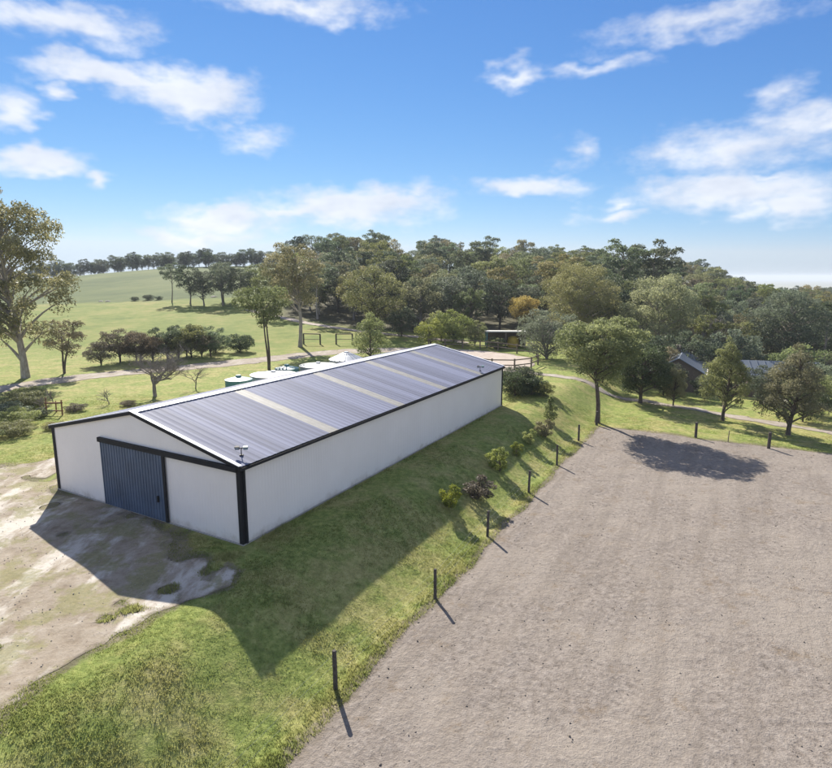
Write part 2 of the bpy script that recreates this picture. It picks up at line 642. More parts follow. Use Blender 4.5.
def roof_mat(name, tint, rough, metal):
    """painted steel roof sheet, each sheet weathered a little differently"""
    m, nt, b = new_mat(name)
    info = nt.nodes.new('ShaderNodeObjectInfo')
    pos = nt.nodes.new('ShaderNodeTexCoord').outputs['Object']
    mp = nt.nodes.new('ShaderNodeMapping')
    mp.inputs['Scale'].default_value = (3.0, 0.35, 1)
    nt.links.new(pos, mp.inputs[0])
    streak = nnoise(nt, mp.outputs[0], 1.5, 6, 0.7)
    v = fmath(nt, 'ADD', fmath(nt, 'MULTIPLY', info.outputs['Random'], 0.5), fmath(nt, 'MULTIPLY', streak, 0.6))
    c = ramp(nt, v, [(0.2, tuple(x * 0.70 for x in tint)), (0.85, tuple(min(1, x * 1.22) for x in tint))])
    nt.links.new(c, b.inputs['Base Color'])
    b.inputs['Metallic'].default_value = metal
    b.inputs['Specular IOR Level'].default_value = 0.08
    nt.links.new(fmath(nt, 'ADD', fmath(nt, 'MULTIPLY', streak, 0.25), rough - 0.12), b.inputs['Roughness'])
    return m


def brick_mat():
    m, nt, b = new_mat('brick_wall')
    t = nt.nodes.new('ShaderNodeTexCoord').outputs['Object']
    n = nt.nodes.new('ShaderNodeTexNoise')
    n.inputs['Scale'].default_value = 14
    nt.links.new(t, n.inputs['Vector'])
    c = ramp(nt, n.outputs['Fac'], [(0.3, (0.10, 0.075, 0.06)), (0.7, (0.24, 0.18, 0.14))])
    nt.links.new(c, b.inputs['Base Color'])
    b.inputs['Roughness'].default_value = 0.9
    return m


def wall_mat():
    """off-white wall steel with dust and mud splashed along its foot"""
    m, nt, b = new_mat('white_wall_steel')
    t = nt.nodes.new('ShaderNodeTexCoord').outputs['Object']
    sp = nt.nodes.new('ShaderNodeSeparateXYZ')
    nt.links.new(t, sp.inputs[0])
    f = nnoise(nt, t, 0.5, 4, 0.6)
    c = ramp(nt, f, [(0.3, (0.85, 0.79, 0.735)), (0.7, (0.90, 0.84, 0.785))])
    mp = nt.nodes.new('ShaderNodeMapping')
    mp.inputs['Scale'].default_value = (2.2, 2.2, 0.35)
    nt.links.new(t, mp.inputs[0])
    st = nnoise(nt, mp.outputs[0], 2.0, 4, 0.7)
    c = mixc(nt, step(nt, st, 0.58, 0.8, 0, 0.12), c, (0.55, 0.50, 0.44))
    spl = fmath(nt, 'SUBTRACT', fmath(nt, 'MULTIPLY', nnoise(nt, t, 1.4, 5, 0.7), 1.1), sp.outputs[2])
    c = mixc(nt, step(nt, spl, 0.15, 0.7, 0, 0.55), c, (0.40, 0.31, 0.22))
    nt.links.new(c, b.inputs['Base Color'])
    b.inputs['Roughness'].default_value = 0.5
    b.inputs['Specular IOR Level'].default_value = 0.3
    return m


M = {}
M['ground'] = ground_mat()
M['tuft'] = tuft_mat()
M['arena'] = arena_mat()
M['drive'] = gravel_mat('driveway_gravel', (0.18, 0.14, 0.10), (0.28, 0.235, 0.18), (0.36, 0.315, 0.26), 0.65, 0.9)
M['track'] = gravel_mat('track_dirt', (0.23, 0.19, 0.15), (0.31, 0.265, 0.22), (0.39, 0.34, 0.29), 0.15, 0.4)
M['sand'] = gravel_mat('yard_sand', (0.32, 0.265, 0.21), (0.40, 0.34, 0.29), (0.47, 0.41, 0.36))
M['white'] = wall_mat()
M['black'] = simple('black_trim_steel', (0.022, 0.022, 0.024), 0.65, 0, 0.2, 2, 0, 1, 0.15)
M['navy'] = simple('navy_door_steel', (0.082, 0.112, 0.165), 0.5, 0, 0.2, 0.9)
M['cap'] = simple('white_capping', (0.72, 0.72, 0.74), 0.45, 0, 0.08, 2)
M['roof'] = roof_mat('blue_grey_roof_steel', (0.160, 0.172, 0.238), 0.68, 0.0)
M['skylight'] = simple('fibreglass_skylight', (0.192, 0.186, 0.172), 0.65, 0, 0.25, 1.5)
M['concrete'] = simple('concrete', (0.40, 0.37, 0.33), 0.9, 0, 0.15, 3, 0.01)
M['post'] = simple('weathered_post_timber', (0.085, 0.072, 0.062), 0.9, 0, 0.4, 6, 0.02)
M['oldwood'] = simple('old_grey_timber', (0.17, 0.135, 0.105), 0.9, 0, 0.35, 4, 0.02)
M['wire'] = simple('fence_wire', (0.35, 0.35, 0.36), 0.4, 0.8, 0.1)
M['teal'] = simple('teal_tank_plastic', (0.07, 0.19, 0.19), 0.5, 0, 0.12, 1.5)
M['teal_lid'] = simple('pale_teal_lid_plastic', (0.12, 0.23, 0.23), 0.5, 0, 0.12, 1.5)
M['pale'] = simple('pale_cream_steel', (0.50, 0.49, 0.44), 0.6, 0, 0.1, 0.8)
M['zinc'] = simple('zinc_steel', (0.40, 0.42, 0.45), 0.5, 0.2, 0.14, 1.2)
M['lamp_glass'] = simple('lamp_glass', (0.22, 0.26, 0.28), 0.15, 0, 0.05, 4, 0, 1, 0.6)
M['brick'] = brick_mat()
M['house_roof'] = roof_mat('house_roof_steel', (0.22, 0.245, 0.27), 0.6, 0.0)
M['glass'] = simple('window_glass', (0.03, 0.035, 0.04), 0.08, 0, 0.1, 1, 0, 1, 0.6)
M['cream'] = simple('cream_paint', (0.60, 0.55, 0.45), 0.7)
M['yellow'] = simple('yellow_cover', (0.50, 0.36, 0.06), 0.7)
M['rust'] = simple('rusty_steel', (0.20, 0.095, 0.05), 0.85, 0, 0.4, 5)
M['stone'] = simple('field_stone', (0.36, 0.32, 0.27), 0.9, 0, 0.25, 5, 0.02)
M['bark_pale'] = bark_mat('pale_gum_bark', (0.20, 0.165, 0.13), (0.46, 0.41, 0.35))
M['bark_brown'] = bark_mat('brown_bark', (0.055, 0.042, 0.033), (0.15, 0.115, 0.09))
M['bark_grey'] = bark_mat('grey_bark', (0.13, 0.11, 0.095), (0.29, 0.255, 0.23))
M['leaf_olive'] = leaf_mat('olive_gum_leaves', (0.106, 0.121, 0.046), (0.282, 0.293, 0.121))
M['leaf_pale'] = leaf_mat('pale_olive_feathery_leaves', (0.154, 0.16, 0.061), (0.374, 0.369, 0.154))
M['leaf_grey'] = leaf_mat('grey_green_gum_leaves', (0.073, 0.097, 0.055), (0.198, 0.233, 0.134))
M['leaf_dark'] = leaf_mat('dark_green_leaves', (0.044, 0.064, 0.033), (0.123, 0.154, 0.077))
M['leaf_green'] = leaf_mat('mid_green_leaves', (0.106, 0.135, 0.043), (0.312, 0.338, 0.112))
M['leaf_fresh'] = leaf_mat('fresh_yellow_green_leaves', (0.15, 0.19, 0.035), (0.4, 0.42, 0.09))
M['leaf_tan'] = leaf_mat('tan_tipped_gum_leaves', (0.138, 0.132, 0.055), (0.36, 0.318, 0.15), 0.35)
M['leaf_gold'] = leaf_mat('golden_wattle_leaves', (0.26, 0.21, 0.02), (0.54, 0.45, 0.07), 0.45, 0.05)
M['leaf_brown'] = leaf_mat('brown_dry_leaves', (0.095, 0.082, 0.052), (0.225, 0.190, 0.130))

# ------------------------------------------------------------------ terrain
SX, SY = -7.492, 23.272                # the shed's near corner
SHED_LEN = 31.41
UX, UY = 0.48529, 0.87435              # along the shed; (UY, -UX) runs out over the bank to the arena


def S(t):
    t = np.clip(t, 0, 1)
    return t * t * (3 - 2 * t)


def to_un(x, y):
    rx, ry = np.asarray(x, float) - SX, np.asarray(y, float) - SY
    return rx * UX + ry * UY, rx * UY - ry * UX


def to_xy(u, n):
    return SX + u * UX + n * UY, SY + u * UY - n * UX


def height(x, y):
    x = np.asarray(x, float)
    y = np.asarray(y, float)
    u, n = to_un(x, y)
    z = -1.75 * S((n - 2.0) / 5.7)
    z = z - 5.0 * S((u - 37) / 75) * S((n + 2) / 30) - 3.0 * S((n - 48) / 60)
    z = z + 2.4 * S((y - 60) / 110) * S((25 - x) / 60)
    z = z + 14.5 * np.exp(-((x + 105) / 125) ** 2 - ((y - 335) / 100) ** 2)
    z = z + 10.0 * np.exp(-((x - 0) / 82) ** 2 - ((y - 235) / 72) ** 2)
    z = z + 6.5 * np.exp(-((x - 105) / 75) ** 2 - ((y - 270) / 90) ** 2)
    r = np.hypot(x, y)
    z = z - 45 * S((r - 420) / 1600)
    z = z + 0.05 * np.sin(x * 0.9 + 1.3 * np.sin(y * .37)) * np.sin(y * 0.8 + x * .21) * S((r - 9) / 3) * (1 - S((r - 300) / 300)) \
        * np.where((n > 7.4) & (u < 35), 0, 1) * S(np.maximum(np.maximum(-u - .3, u - 31.7), np.maximum(n - .3, -14.2 - n)) / 1.5)
    return z


NA, NR = 480, 300
rad = np.geomspace(2.5, 12000, NR)
ang = np.arange(NA) * 2 * math.pi / NA
gx = (rad[:, None] * np.sin(ang)[None, :]).ravel()
gy = (rad[:, None] * np.cos(ang)[None, :]).ravel()
gx, gy = np.append(gx, 0.0), np.append(gy, 0.0)
gv = np.stack([gx, gy, height(gx, gy)], 1)
ii = np.arange(NR - 1)[:, None] * NA
jj = np.arange(NA)[None, :]
jn = (jj + 1) % NA
gq = np.stack([ii + jj, ii + NA + jj, ii + NA + jn, ii + jn], -1).reshape(-1, 4)
jj = jj.ravel()
gt = np.stack([np.full(NA, NA * NR), jj, (jj + 1) % NA], 1)
ground_me = mesh_np('ground', gv, [gq, gt], True)
FRONT = [(-60, 150), (-27, 124), (-18, 117), (-8, 111), (2, 107), (10, 104), (16, 110), (24, 108), (28, 92), (36, 88), (46, 88), (52, 92), (58, 96), (66, 90), (78, 84), (92, 84), (160, 90)]


def front_y(x):
    return np.interp(x, [p[0] for p in FRONT], [p[1] for p in FRONT])


def woodland(x, y):
    x, y = np.asarray(x, float), np.asarray(y, float)
    return np.minimum(np.minimum(y - front_y(x), x + 30 + (y - 120) * 0.20), 430 - y)


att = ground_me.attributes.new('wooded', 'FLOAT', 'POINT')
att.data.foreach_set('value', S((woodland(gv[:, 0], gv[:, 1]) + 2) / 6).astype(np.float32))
att = ground_me.attributes.new('hillside', 'FLOAT', 'POINT')
att.data.foreach_set('value', (S((gv[:, 1] - 163 - 0.06 * (gv[:, 0] + 60)) / 3)).astype(np.float32))
tag(link('ground', ground_me, M['ground']), 'grassy ground with a bank, paddock, hill and valley', kind='structure')
bvh = BVHTree.FromPolygons([tuple(p) for p in gv], [tuple(q) for q in gq.tolist()] + [tuple(t) for t in gt.tolist()])


def gz(x, y):
    h = bvh.ray_cast(Vector((float(x), float(y), 300)), Vector((0, 0, -1)))
    return h[0].z if h[0] is not None else float(height(x, y))


def in_poly(x, y, poly):
    x, y = np.asarray(x), np.asarray(y)
    c = np.zeros(x.shape, bool)
    n = len(poly)
    for i in range(n):
        x0, y0 = poly[i]
        x1, y1 = poly[(i + 1) % n]
        if y0 == y1:
            continue
        t = ((y0 > y) != (y1 > y)) & (x < (x1 - x0) * (y - y0) / (y1 - y0) + x0)
        c ^= t
    return c


def line_dist(x, y, pts):
    d = np.full(np.asarray(x).shape, 1e9)
    for (x0, y0), (x1, y1) in zip(pts[:-1], pts[1:]):
        dx, dy = x1 - x0, y1 - y0
        t = np.clip(((x - x0) * dx + (y - y0) * dy) / (dx * dx + dy * dy), 0, 1)
        d = np.minimum(d, np.hypot(x - x0 - t * dx, y - y0 - t * dy))
    return d


def poly_dist(x, y, poly):
    """signed: positive inside"""
    d = line_dist(x, y, list(poly) + [poly[0]])
    return np.where(in_poly(x, y, poly), d, -d)


def smooth_line(pts, k=8):
    P = np.array(pts, float)
    out = []
    Q = np.vstack([2 * P[0] - P[1], P, 2 * P[-1] - P[-2]])
    for i in range(1, len(Q) - 2):
        for t in np.arange(k) / k:
            a, b, c, d = Q[i - 1], Q[i], Q[i + 1], Q[i + 2]
            out.append(0.5 * ((2 * b) + (c - a) * t + (2 * a - 5 * b + 4 * c - d) * t * t + (3 * b - a - 3 * c + d) * t ** 3))
    out.append(P[-1])
    return [tuple(p) for p in out]


def sheet(name, x0, x1, y0, y1, step_, inside, mat, off, label, rough_amp=0.0, uv=False):
    """a ragged-edged sheet laid on the ground; inside(x, y) > 0 keeps a cell"""
    nx, ny = int((x1 - x0) / step_) + 1, int((y1 - y0) / step_) + 1
    a, b = np.meshgrid(np.linspace(x0, x1, nx), np.linspace(y0, y1, ny), indexing='ij')
    if uv:
        a, b = to_xy(a, b)
    fv_ = inside(a, b)
    keep = fv_ > 0
    cells = keep[:-1, :-1] | keep[1:, :-1] | keep[:-1, 1:] | keep[1:, 1:]
    # draw the outer vertices of edge cells back onto the outline
    e_ = 0.04
    for it in range(2):
        fx_ = (inside(a + e_, b) - inside(a - e_, b)) / (2 * e_)
        fy_ = (inside(a, b + e_) - inside(a, b - e_)) / (2 * e_)
        g2 = np.maximum(fx_ ** 2 + fy_ ** 2, 0.25)
        mv = np.where(keep, 0, np.clip(-fv_, 0, step_ * 1.5))
        a, b = a + fx_ * mv / g2, b + fy_ * mv / g2
        fv_ = inside(a, b)
    idx = np.full(a.shape, -1)
    use = np.zeros(a.shape, bool)
    use[:-1, :-1] |= cells
    use[1:, :-1] |= cells
    use[:-1, 1:] |= cells
    use[1:, 1:] |= cells
    idx[use] = np.arange(use.sum())
    X, Y = a[use], b[use]
    Z = np.array([gz(p, q) for p, q in zip(X, Y)]) + off
    if rough_amp:
        inner = np.clip(inside(X, Y) / 0.6, 0, 1)
        Z = Z + inner * rough_amp * np.clip(fbm(X, Y, 0.9, 3, 4) - 0.22, 0, 1)
    ci, cj = np.nonzero(cells)
    q = np.stack([idx[ci, cj], idx[ci + 1, cj], idx[ci + 1, cj + 1], idx[ci, cj + 1]], 1)
    if uv:
        q = q[:, ::-1]
    me = mesh_np(name, np.stack([X, Y, Z], 1), q, True)
    ra_ = me.attributes.new('rim', 'FLOAT', 'POINT')
    ra_.data.foreach_set('value', np.clip(1 - inside(X, Y) / (3.0 * step_ + 0.15), 0, 1).astype(np.float32))
    o = link(name, me, mat)
    return tag(o, label, kind='structure')


def arena_in(x, y):
    u, n = to_un(x, y)
    e = (fbm(x, y, 2.2, 11, 3) - 0.5) * 0.6
    return np.minimum(n - 8.0, 34.6 - u + 0.02 * n) + e


sheet('arena', -24, 36, 7.2, 62, 0.16, arena_in, M['arena'], 0.012, 'sandy riding arena churned by hooves', 0.085, True)

DRIVE = [(-60, 22), (-40, 32), (-29.3, 32.0), (-25.7, 34.3), (-21.6, 35.6), (-19.9, 30.4), (-19.3, 29.9), (-15.7, 27.7), (-13.2, 26.1), (-12.6, 24.9), (-11.6, 23.9), (-10.2, 23.2),
         (-9.0, 22.0), (-7.4, 20.9), (-7.2, 20.0), (-8.9, 18.5), (-9.8, 16.7), (-10.5, 14.7), (-11.2, 12.3), (-13.8, 6), (-18, -6), (-60, -6)]


def drive_in(x, y):
    u, n = to_un(x, y)
    d = np.minimum(poly_dist(x, y, DRIVE) + (fbm(x, y, 2.4, 21, 3) - 0.5) * 2.4, 60)
    # islands of grass near the edge
    d = np.where(d < 3.0, np.minimum(d, (fbm(x, y, 1.3, 27, 2) - 0.24 - 0.05 * np.clip(2.0 - d, 0, 2)) * 4), d)
    under = np.minimum(np.minimum(u - 0.1, 31.2 - u), np.minimum(-n - .1, n + 13.7))
    return np.minimum(d, -under)


sheet('driveway', -48, -6, 2, 37, 0.15, drive_in, M['drive'], 0.012, 'pale gravel driveway turning in front of the shed', 0.03)

_e = np.exp(-(np.clip(-arena_in(gv[:, 0], gv[:, 1]), 0, 9) / 0.45) ** 2) * (np.abs(gv[:, 0]) < 90)
_e = np.maximum(_e, 0.9 * np.exp(-(np.clip(-drive_in(gv[:, 0], gv[:, 1]), 0, 9) / 0.5) ** 2) * (np.hypot(gv[:, 0], gv[:, 1]) < 70))
_u, _n = to_un(gv[:, 0], gv[:, 1])
_d = np.maximum(np.maximum(-_u, _u - SHED_LEN), np.maximum(_n, -13.86 - _n))
_e = np.maximum(_e, 0.55 * np.exp(-(np.clip(_d, 0, 9) / 0.35) ** 2))
att = ground_me.attributes.new('worn', 'FLOAT', 'POINT')
att.data.foreach_set('value', _e.astype(np.float32))

TRACK = smooth_line([(-75, 30), (-57, 47), (-45.6, 55.5), (-43.2, 58.4), (-40.8, 62.4), (-37.4, 66.4), (-31.8, 70.4), (-26.9, 73.6), (-21.5, 77.8), (-12.9, 84.6), (-4.0, 87.8), (3.7, 87.5)])
sheet('dirt_track', -80, 6, 26, 92, 0.4, lambda x, y: 2.2 - line_dist(x, y, TRACK) + (fbm(x, y, 2.0, 31, 3) - 0.5) * 1.0,
      M['track'], 0.02, 'pale dirt track running along the paddock')
SAND = [(1.4, 87), (3.8, 89.4), (8.4, 88.6), (12.6, 85.7), (16.2, 80.8), (15.2, 73.0), (11.2, 70.6), (8.3, 71.7), (4.7, 76.6)]
sheet('sand_yard', 0, 18, 69, 91, 0.4, lambda x, y: poly_dist(x, y, SAND) + (fbm(x, y, 2.0, 41, 3) - 0.5) * 1.2,
      M['sand'], 0.035, 'bright sand yard behind the shed')
PATH = smooth_line([(11.0, 70.6), (13.5, 68.5), (16.5, 66.0), (20.5, 63.5), (24.3, 61.3), (27.0, 58.6), (29.8, 55.2), (33, 51.5), (38, 46), (44, 40)])
sheet('dirt_path', 9, 46, 38, 73, 0.25, lambda x, y: 0.85 - line_dist(x, y, PATH) + (fbm(x, y, 1.5, 51, 3) - 0.5) * 1.5,
      M['track'], 0.025, 'narrow dirt path curving down towards the house')
FTRACK = smooth_line([(-40, 139), (-27.5, 124.5), (-22.0, 118.6), (-14.9, 112.7), (-6.7, 107.2), (2, 102.5), (8, 97)])
sheet('gravel_lane', -44, 12, 94, 142, 0.5, lambda x, y: 1.1 - line_dist(x, y, FTRACK) + (fbm(x, y, 2.5, 61, 3) - 0.5) * 0.8,
      M['sand'], 0.05, 'pale lane along the foot of the wooded hill')

# ------------------------------------------------------------------ the shed
SHED_L, SHED_W, EAVE, RISE = 31.41, 13.86, 3.6, 1.56
SH_RZ = math.atan2(UY, UX)
shed = empty('shed', (SX, SY, 0), SH_RZ)
tag(shed, 'long white steel farm shed with blue-grey roof and navy sliding door', 'shed')


def ribbed(length, pitch=0.19, top=0.05, dep=0.005, mid=0.010):
    """section of a steel wall sheet: list of (along, out)"""
    out = []
    k = int(round(length / pitch))
    p = length / k
    for i in range(k):
        a = i * p
        out += [(a, 0), (a + p * 0.5 - top * .7, 0), (a + p * 0.5 - top * .35, dep), (a + p * 0.5 + top * .35, dep), (a + p * 0.5 + top * .7, 0)]
    out.append((length, 0))
    return out


def wall_along_x(name, y, sgn, z0, z1):
    prof = ribbed(SHED_L)
    v, f = [], []
    for (a, o) in prof:
        v += [(a, y + sgn * o, z0), (a, y + sgn * o, z1)]
    for i in range(len(prof) - 1):
        q = [2 * i, 2 * i + 2, 2 * i + 3, 2 * i + 1]
        f.append(q if sgn < 0 else q[::-1])
    b = len(v)
    v += [(0, y - sgn * .06, z0), (SHED_L, y - sgn * .06, z0), (SHED_L, y - sgn * .06, z1), (0, y - sgn * .06, z1)]
    f.append([b, b + 1, b + 2, b + 3] if sgn > 0 else [b + 3, b + 2, b + 1, b])
    return link(name, mesh_np(name, v, np.array(f)), M['white'], shed)


def gable(name, x, sgn):
    prof = ribbed(SHED_W)
    v, f = [], []
    for (a, o) in prof:
        top = EAVE - 0.03 + RISE * (1 - abs(a - SHED_W / 2) / (SHED_W / 2))
        v += [(x + sgn * o, a, 0.05), (x + sgn * o, a, top)]
    for i in range(len(prof) - 1):
        q = [2 * i, 2 * i + 2, 2 * i + 3, 2 * i + 1]
        f.append(q if sgn > 0 else q[::-1])
    return link(name, mesh_np(name, v, np.array(f)), M['white'], shed)


wall_along_x('side_wall', 0, -1, 0.05, EAVE - 0.02)
wall_along_x('side_wall', SHED_W, 1, 0.05, EAVE - 0.02)
gable('gable_wall', 0, -1)
gable('gable_wall', SHED_L, 1)
MB().box(-0.06, SHED_L + 0.06, -0.06, SHED_W + 0.06, -0.35, 0.06).build('slab', M['concrete'], shed)
# corner flashings
for x in (0, SHED_L):
    for y in (0, SHED_W):
        sx, sy = (-1 if x == 0 else 1), (-1 if y == 0 else 1)
        w = 0.17
        mb = MB()
        mb.box(min(x + sx * .045, x - sx * w), max(x + sx * .045, x - sx * w), min(y + sy * .045, y + sy * .02), max(y + sy * .045, y + sy * .02), 0.062, EAVE - .06)
        mb.box(min(x + sx * .047, x + sx * .02), max(x + sx * .047, x + sx * .02), min(y + sy * .043, y - sy * w), max(y + sy * .043, y - sy * w), 0.062, EAVE - .06)
        mb.build('corner_flashing', M['black'], shed)
# sliding door with its track
door = MB()
D0, D1, DZ = 4.88, 9.5, 3.32
kk = 22
for i in range(kk):
    a = D0 + (D1 - D0) * i / kk
    p = (D1 - D0) / kk
    door.box(-0.115, -0.075, a, a + p * 0.62, 0.07, DZ)
    door.box(-0.098, -0.078, a + p * 0.62, a + p, 0.07, DZ)
dr = door.build('sliding_door', M['navy'], shed)
MB().box(-0.135, -0.06, D0 - 0.16, D0 - 0.002, 0.065, DZ + .02).build('door_edge', M['black'], dr)
MB().box(-0.125, -0.07, D1 + 0.002, D1 + 0.04, 0.065, DZ).build('door_edge', M['navy'], dr)
MB().box(-0.20, -0.118, 5.25, 5.33, 1.0, 1.3).build('handle', M['black'], dr)
MB().box(-0.17, -0.03, 0.045, D1 + 0.18, DZ + 0.022, DZ + 0.25).build('door_track', M['black'], shed)

# roof: ribbed steel sheets laid one by one, with fibreglass skylight sheets between
SLOPE = math.atan2(RISE, SHED_W / 2)
OVER = 0.13
SL = (SHED_W / 2) / math.cos(SLOPE) + OVER
NS = 41
SW = (SHED_L + 0.16) / NS


def sheet_mesh(name, ribs, rh):
    v, f = [], []
    prof = []
    p = SW / ribs
    for i in range(ribs):
        a = i * p
        prof += [(a, 0), (a + p * .36, 0), (a + p * .44, rh), (a + p * .56, rh), (a + p * .64, 0)]
    prof.append((SW * 0.998, 0.0))
    n = len(prof)
    for (a, o) in prof:
        v += [(a, 0, o), (a, SL, o)]
    for i in range(n - 1):
        f.append([2 * i, 2 * i + 2, 2 * i + 3, 2 * i + 1])
    b = len(v)
    v += [(0, 0, -.012), (SW * .998, 0, -.012), (SW * .998, SL, -.012), (0, SL, -.012)]
    f.append([b + 3, b + 2, b + 1, b])
    return mesh_np(name, v, np.array(f))


sheet_me = sheet_mesh('roof_sheet', 2, 0.014)
sheet_me.materials.append(M['roof'])
sky_me = sheet_mesh('skylight_sheet', 2, 0.014)
sky_me.materials.append(M['skylight'])
SKYL = [8, 17, 25, 34]
for side_ in (0, 1):
    for i in range(NS):
        is_sky = i in SKYL
        o = bpy.data.objects.new('skylight_sheet' if is_sky else 'roof_sheet', sky_me if is_sky else sheet_me)
        col.objects.link(o)
        o.parent = shed
        x = -0.08 + i * SW
        lift = 0.02 + 0.004 * (i % 2)
        if side_ == 0:
            o.location = (x, -OVER * math.cos(SLOPE), EAVE - OVER * math.sin(SLOPE) + lift)
            o.rotation_euler = (SLOPE, 0, 0)
        else:
            o.location = (x + SW, SHED_W + OVER * math.cos(SLOPE), EAVE - OVER * math.sin(SLOPE) + lift)
            o.rotation_euler = (SLOPE, 0, math.pi)
# ridge capping
cp = MB()
rz_ = EAVE + RISE + 0.085
dz = 0.28 * math.tan(SLOPE)
for s in (-1, 1):
    y0, y1 = SHED_W / 2, SHED_W / 2 + s * 0.28
    pts = [(-.1, y0, rz_), (SHED_L + .1, y0, rz_), (SHED_L + .1, y1, rz_ - dz), (-.1, y1, rz_ - dz),
           (-.1, y0, rz_ - .03), (SHED_L + .1, y0, rz_ - .03), (SHED_L + .1, y1, rz_ - dz - .03), (-.1, y1, rz_ - dz - .03)]
    cp.add(pts, [(0, 1, 2, 3), (7, 6, 5, 4), (3, 2, 6, 7), (0, 3, 7, 4), (1, 5, 6, 2)])
cp.build('ridge_cap', M['cap'], shed)
# barge: black fascia under a white flashing on each gable slope
for x in (-1, 1):
    for s in (0, 1):
        ya, yb = (-OVER, SHED_W / 2) if s == 0 else (SHED_W + OVER, SHED_W / 2)
        za = EAVE - OVER * math.tan(SLOPE)
        zb = EAVE + RISE
        xa = -0.09 if x < 0 else SHED_L + 0.09
        MB().bar((xa, ya, za - 0.05), (xa, yb, zb - 0.05), 0.035, 0.17).build('barge_board', M['black'], shed)
        xb = xa + (0.03 if x < 0 else -0.03)
        MB().bar((xb, ya, za + 0.07), (xb, yb, zb + 0.07), 0.17, 0.035).build('barge_cap', M['cap'], shed)
# gutters
for s in (0, 1):
    y = -OVER - 0.05 if s == 0 else SHED_W + OVER + 0.05
    g = MB()
    g.box(-0.07, SHED_L + .07, y - .065, y + .065, EAVE - .16, EAVE - .145)
    for yy in (y - .075, y + .065):
        g.box(-0.07, SHED_L + .07, yy, yy + .01, EAVE - .16, EAVE - .03)
    for xx in (-0.08, SHED_L + .07):
        g.box(xx, xx + .01, y - .075, y + .075, EAVE - .16, EAVE - .03)
    g.build('gutter', M['black'], shed)
    MB().box(.1, .19, y + (.04 if s == 0 else -.13), y + (.13 if s == 0 else -.04), 0.08, EAVE - .161).build('downpipe', M['black'], shed)

# floodlights standing on the eave of the roof


def roof_pt(u, v, dz_=0.0):
    x, y = to_xy(u, -v)
    z = EAVE + RISE * (v / (SHED_W / 2)) + 0.055 + dz_
    return (x, y, z)


def floodlight(u, v, rz, sc, label):
    f = empty('floodlight', roof_pt(u, v), rz, sc)
    tag(f, label, 'floodlight', 'floodlights on the shed roof')
    MB().box(-.11, .11, -.11, .11, -.03, .02).build('base_plate', M['black'], f)
    MB().tube([(0, 0, .02), (0, 0, .34), (0.03, -.03, .42)], [.035, .03, .03], 8).build('stem', M['black'], f)
    MB().bar((-.26, 0, .40), (.30, 0, .50), .06, .06).build('cross_arm', M['black'], f)
    for s in (-1, 1):
        hd = empty_part = MB()
        cx = -.24 if s < 0 else .3
        hd.add([(cx - .13, -.1, .36), (cx + .13, -.1, .36), (cx + .13, .06, .42), (cx - .13, .06, .42),
                (cx - .16, -.16, .56), (cx + .16, -.16, .56), (cx + .12, .05, .60), (cx - .12, .05, .60)],
               [(0, 3, 2, 1), (4, 5, 6, 7), (1, 2, 6, 5), (2, 3, 7, 6), (3, 0, 4, 7), (0, 1, 5, 4)])
        h_ = hd.build('lamp_head', M['black'] if s < 0 else M['teal_lid'], f)
        MB().add([(cx - .11, -.117, .385), (cx + .11, -.117, .385), (cx + .135, -.165, .535), (cx - .135, -.165, .535)], [(0, 1, 2, 3)]).build('lens', M['lamp_glass'], h_)


floodlight(0.75, 0.62, SH_RZ - 1.0, 0.68, 'twin-headed floodlight on the near corner of the shed roof')
floodlight(27.3, 0.45, SH_RZ - 1.0, 0.7, 'small dark floodlight on the far end of the shed roof')


# ------------------------------------------------------------------ fences
def wire_fence(pts, label, hgt, rw, group=None):
    x0, y0 = pts[0]
    f = empty('wire_fence', (x0, y0, gz(x0, y0)))
    tag(f, label, 'fence')
    z0 = f.location.z
    tops = []
    for i, (x, y) in enumerate(pts):
        z = gz(x, y) - z0
        h = hgt * random.uniform(0.95, 1.05)
        lx, ly = random.uniform(-.03, .03), random.uniform(-.03, .03)
        r = rw * random.uniform(0.9, 1.1)
        MB().tube([(x - x0, y - y0, z - .3), (x - x0 + lx * .5, y - y0 + ly * .5, z + h * .5), (x - x0 + lx, y - y0 + ly, z + h - .02), (x - x0 + lx, y - y0 + ly, z + h)],
                  [r * 1.05, r, r * .97, r * .8], 9).build('post', M['post'], f)
        tops.append((x - x0 + lx, y - y0 + ly, z, h))
    for k in (0.38, 0.66, 0.92):
        p = []
        for a, b in zip(tops[:-1], tops[1:]):
            for t in (0, .5):
                sag = -.03 if t else 0
                p.append((a[0] + (b[0] - a[0]) * t, a[1] + (b[1] - a[1]) * t, a[2] + a[3] * k + (b[2] + b[3] * k - a[2] - a[3] * k) * t + sag))
        p.append((tops[-1][0], tops[-1][1], tops[-1][2] + tops[-1][3] * k))
        MB().tube(p, [.0025] * len(p), 4).build('wire', M['wire'], f)
    return f


wire_fence([to_xy(-10.2, 7.5), (-2.62, 16.65), (0.8, 22.0), (3.7, 27.85), (7.0, 33.85), (10.05, 39.2), (13.3, 45.3)],
           'wire fence with dark round posts between the grass bank and the arena', 1.42, 0.075)
wire_fence([(16.3, 50.3), (23.4, 46.4), (27.5, 43.1), (34.2, 40.6), (40.5, 37.0)],
           'wire fence with stout posts along the far end of the arena', 1.32, 0.115)
# a thin stake standing between the posts of the far fence
MB().tube([(0, 0, -.2), (.02, .01, .5), (.05, .02, 1.0)], [.04, .038, .03], 7).build('stake', M['oldwood'], None, (25.3, 44.9, gz(25.3, 44.9)))
tag(bpy.data.objects['stake'], 'thin pale stake between the two stout posts of the far arena fence', 'stake')

# ------------------------------------------------------------------ trees


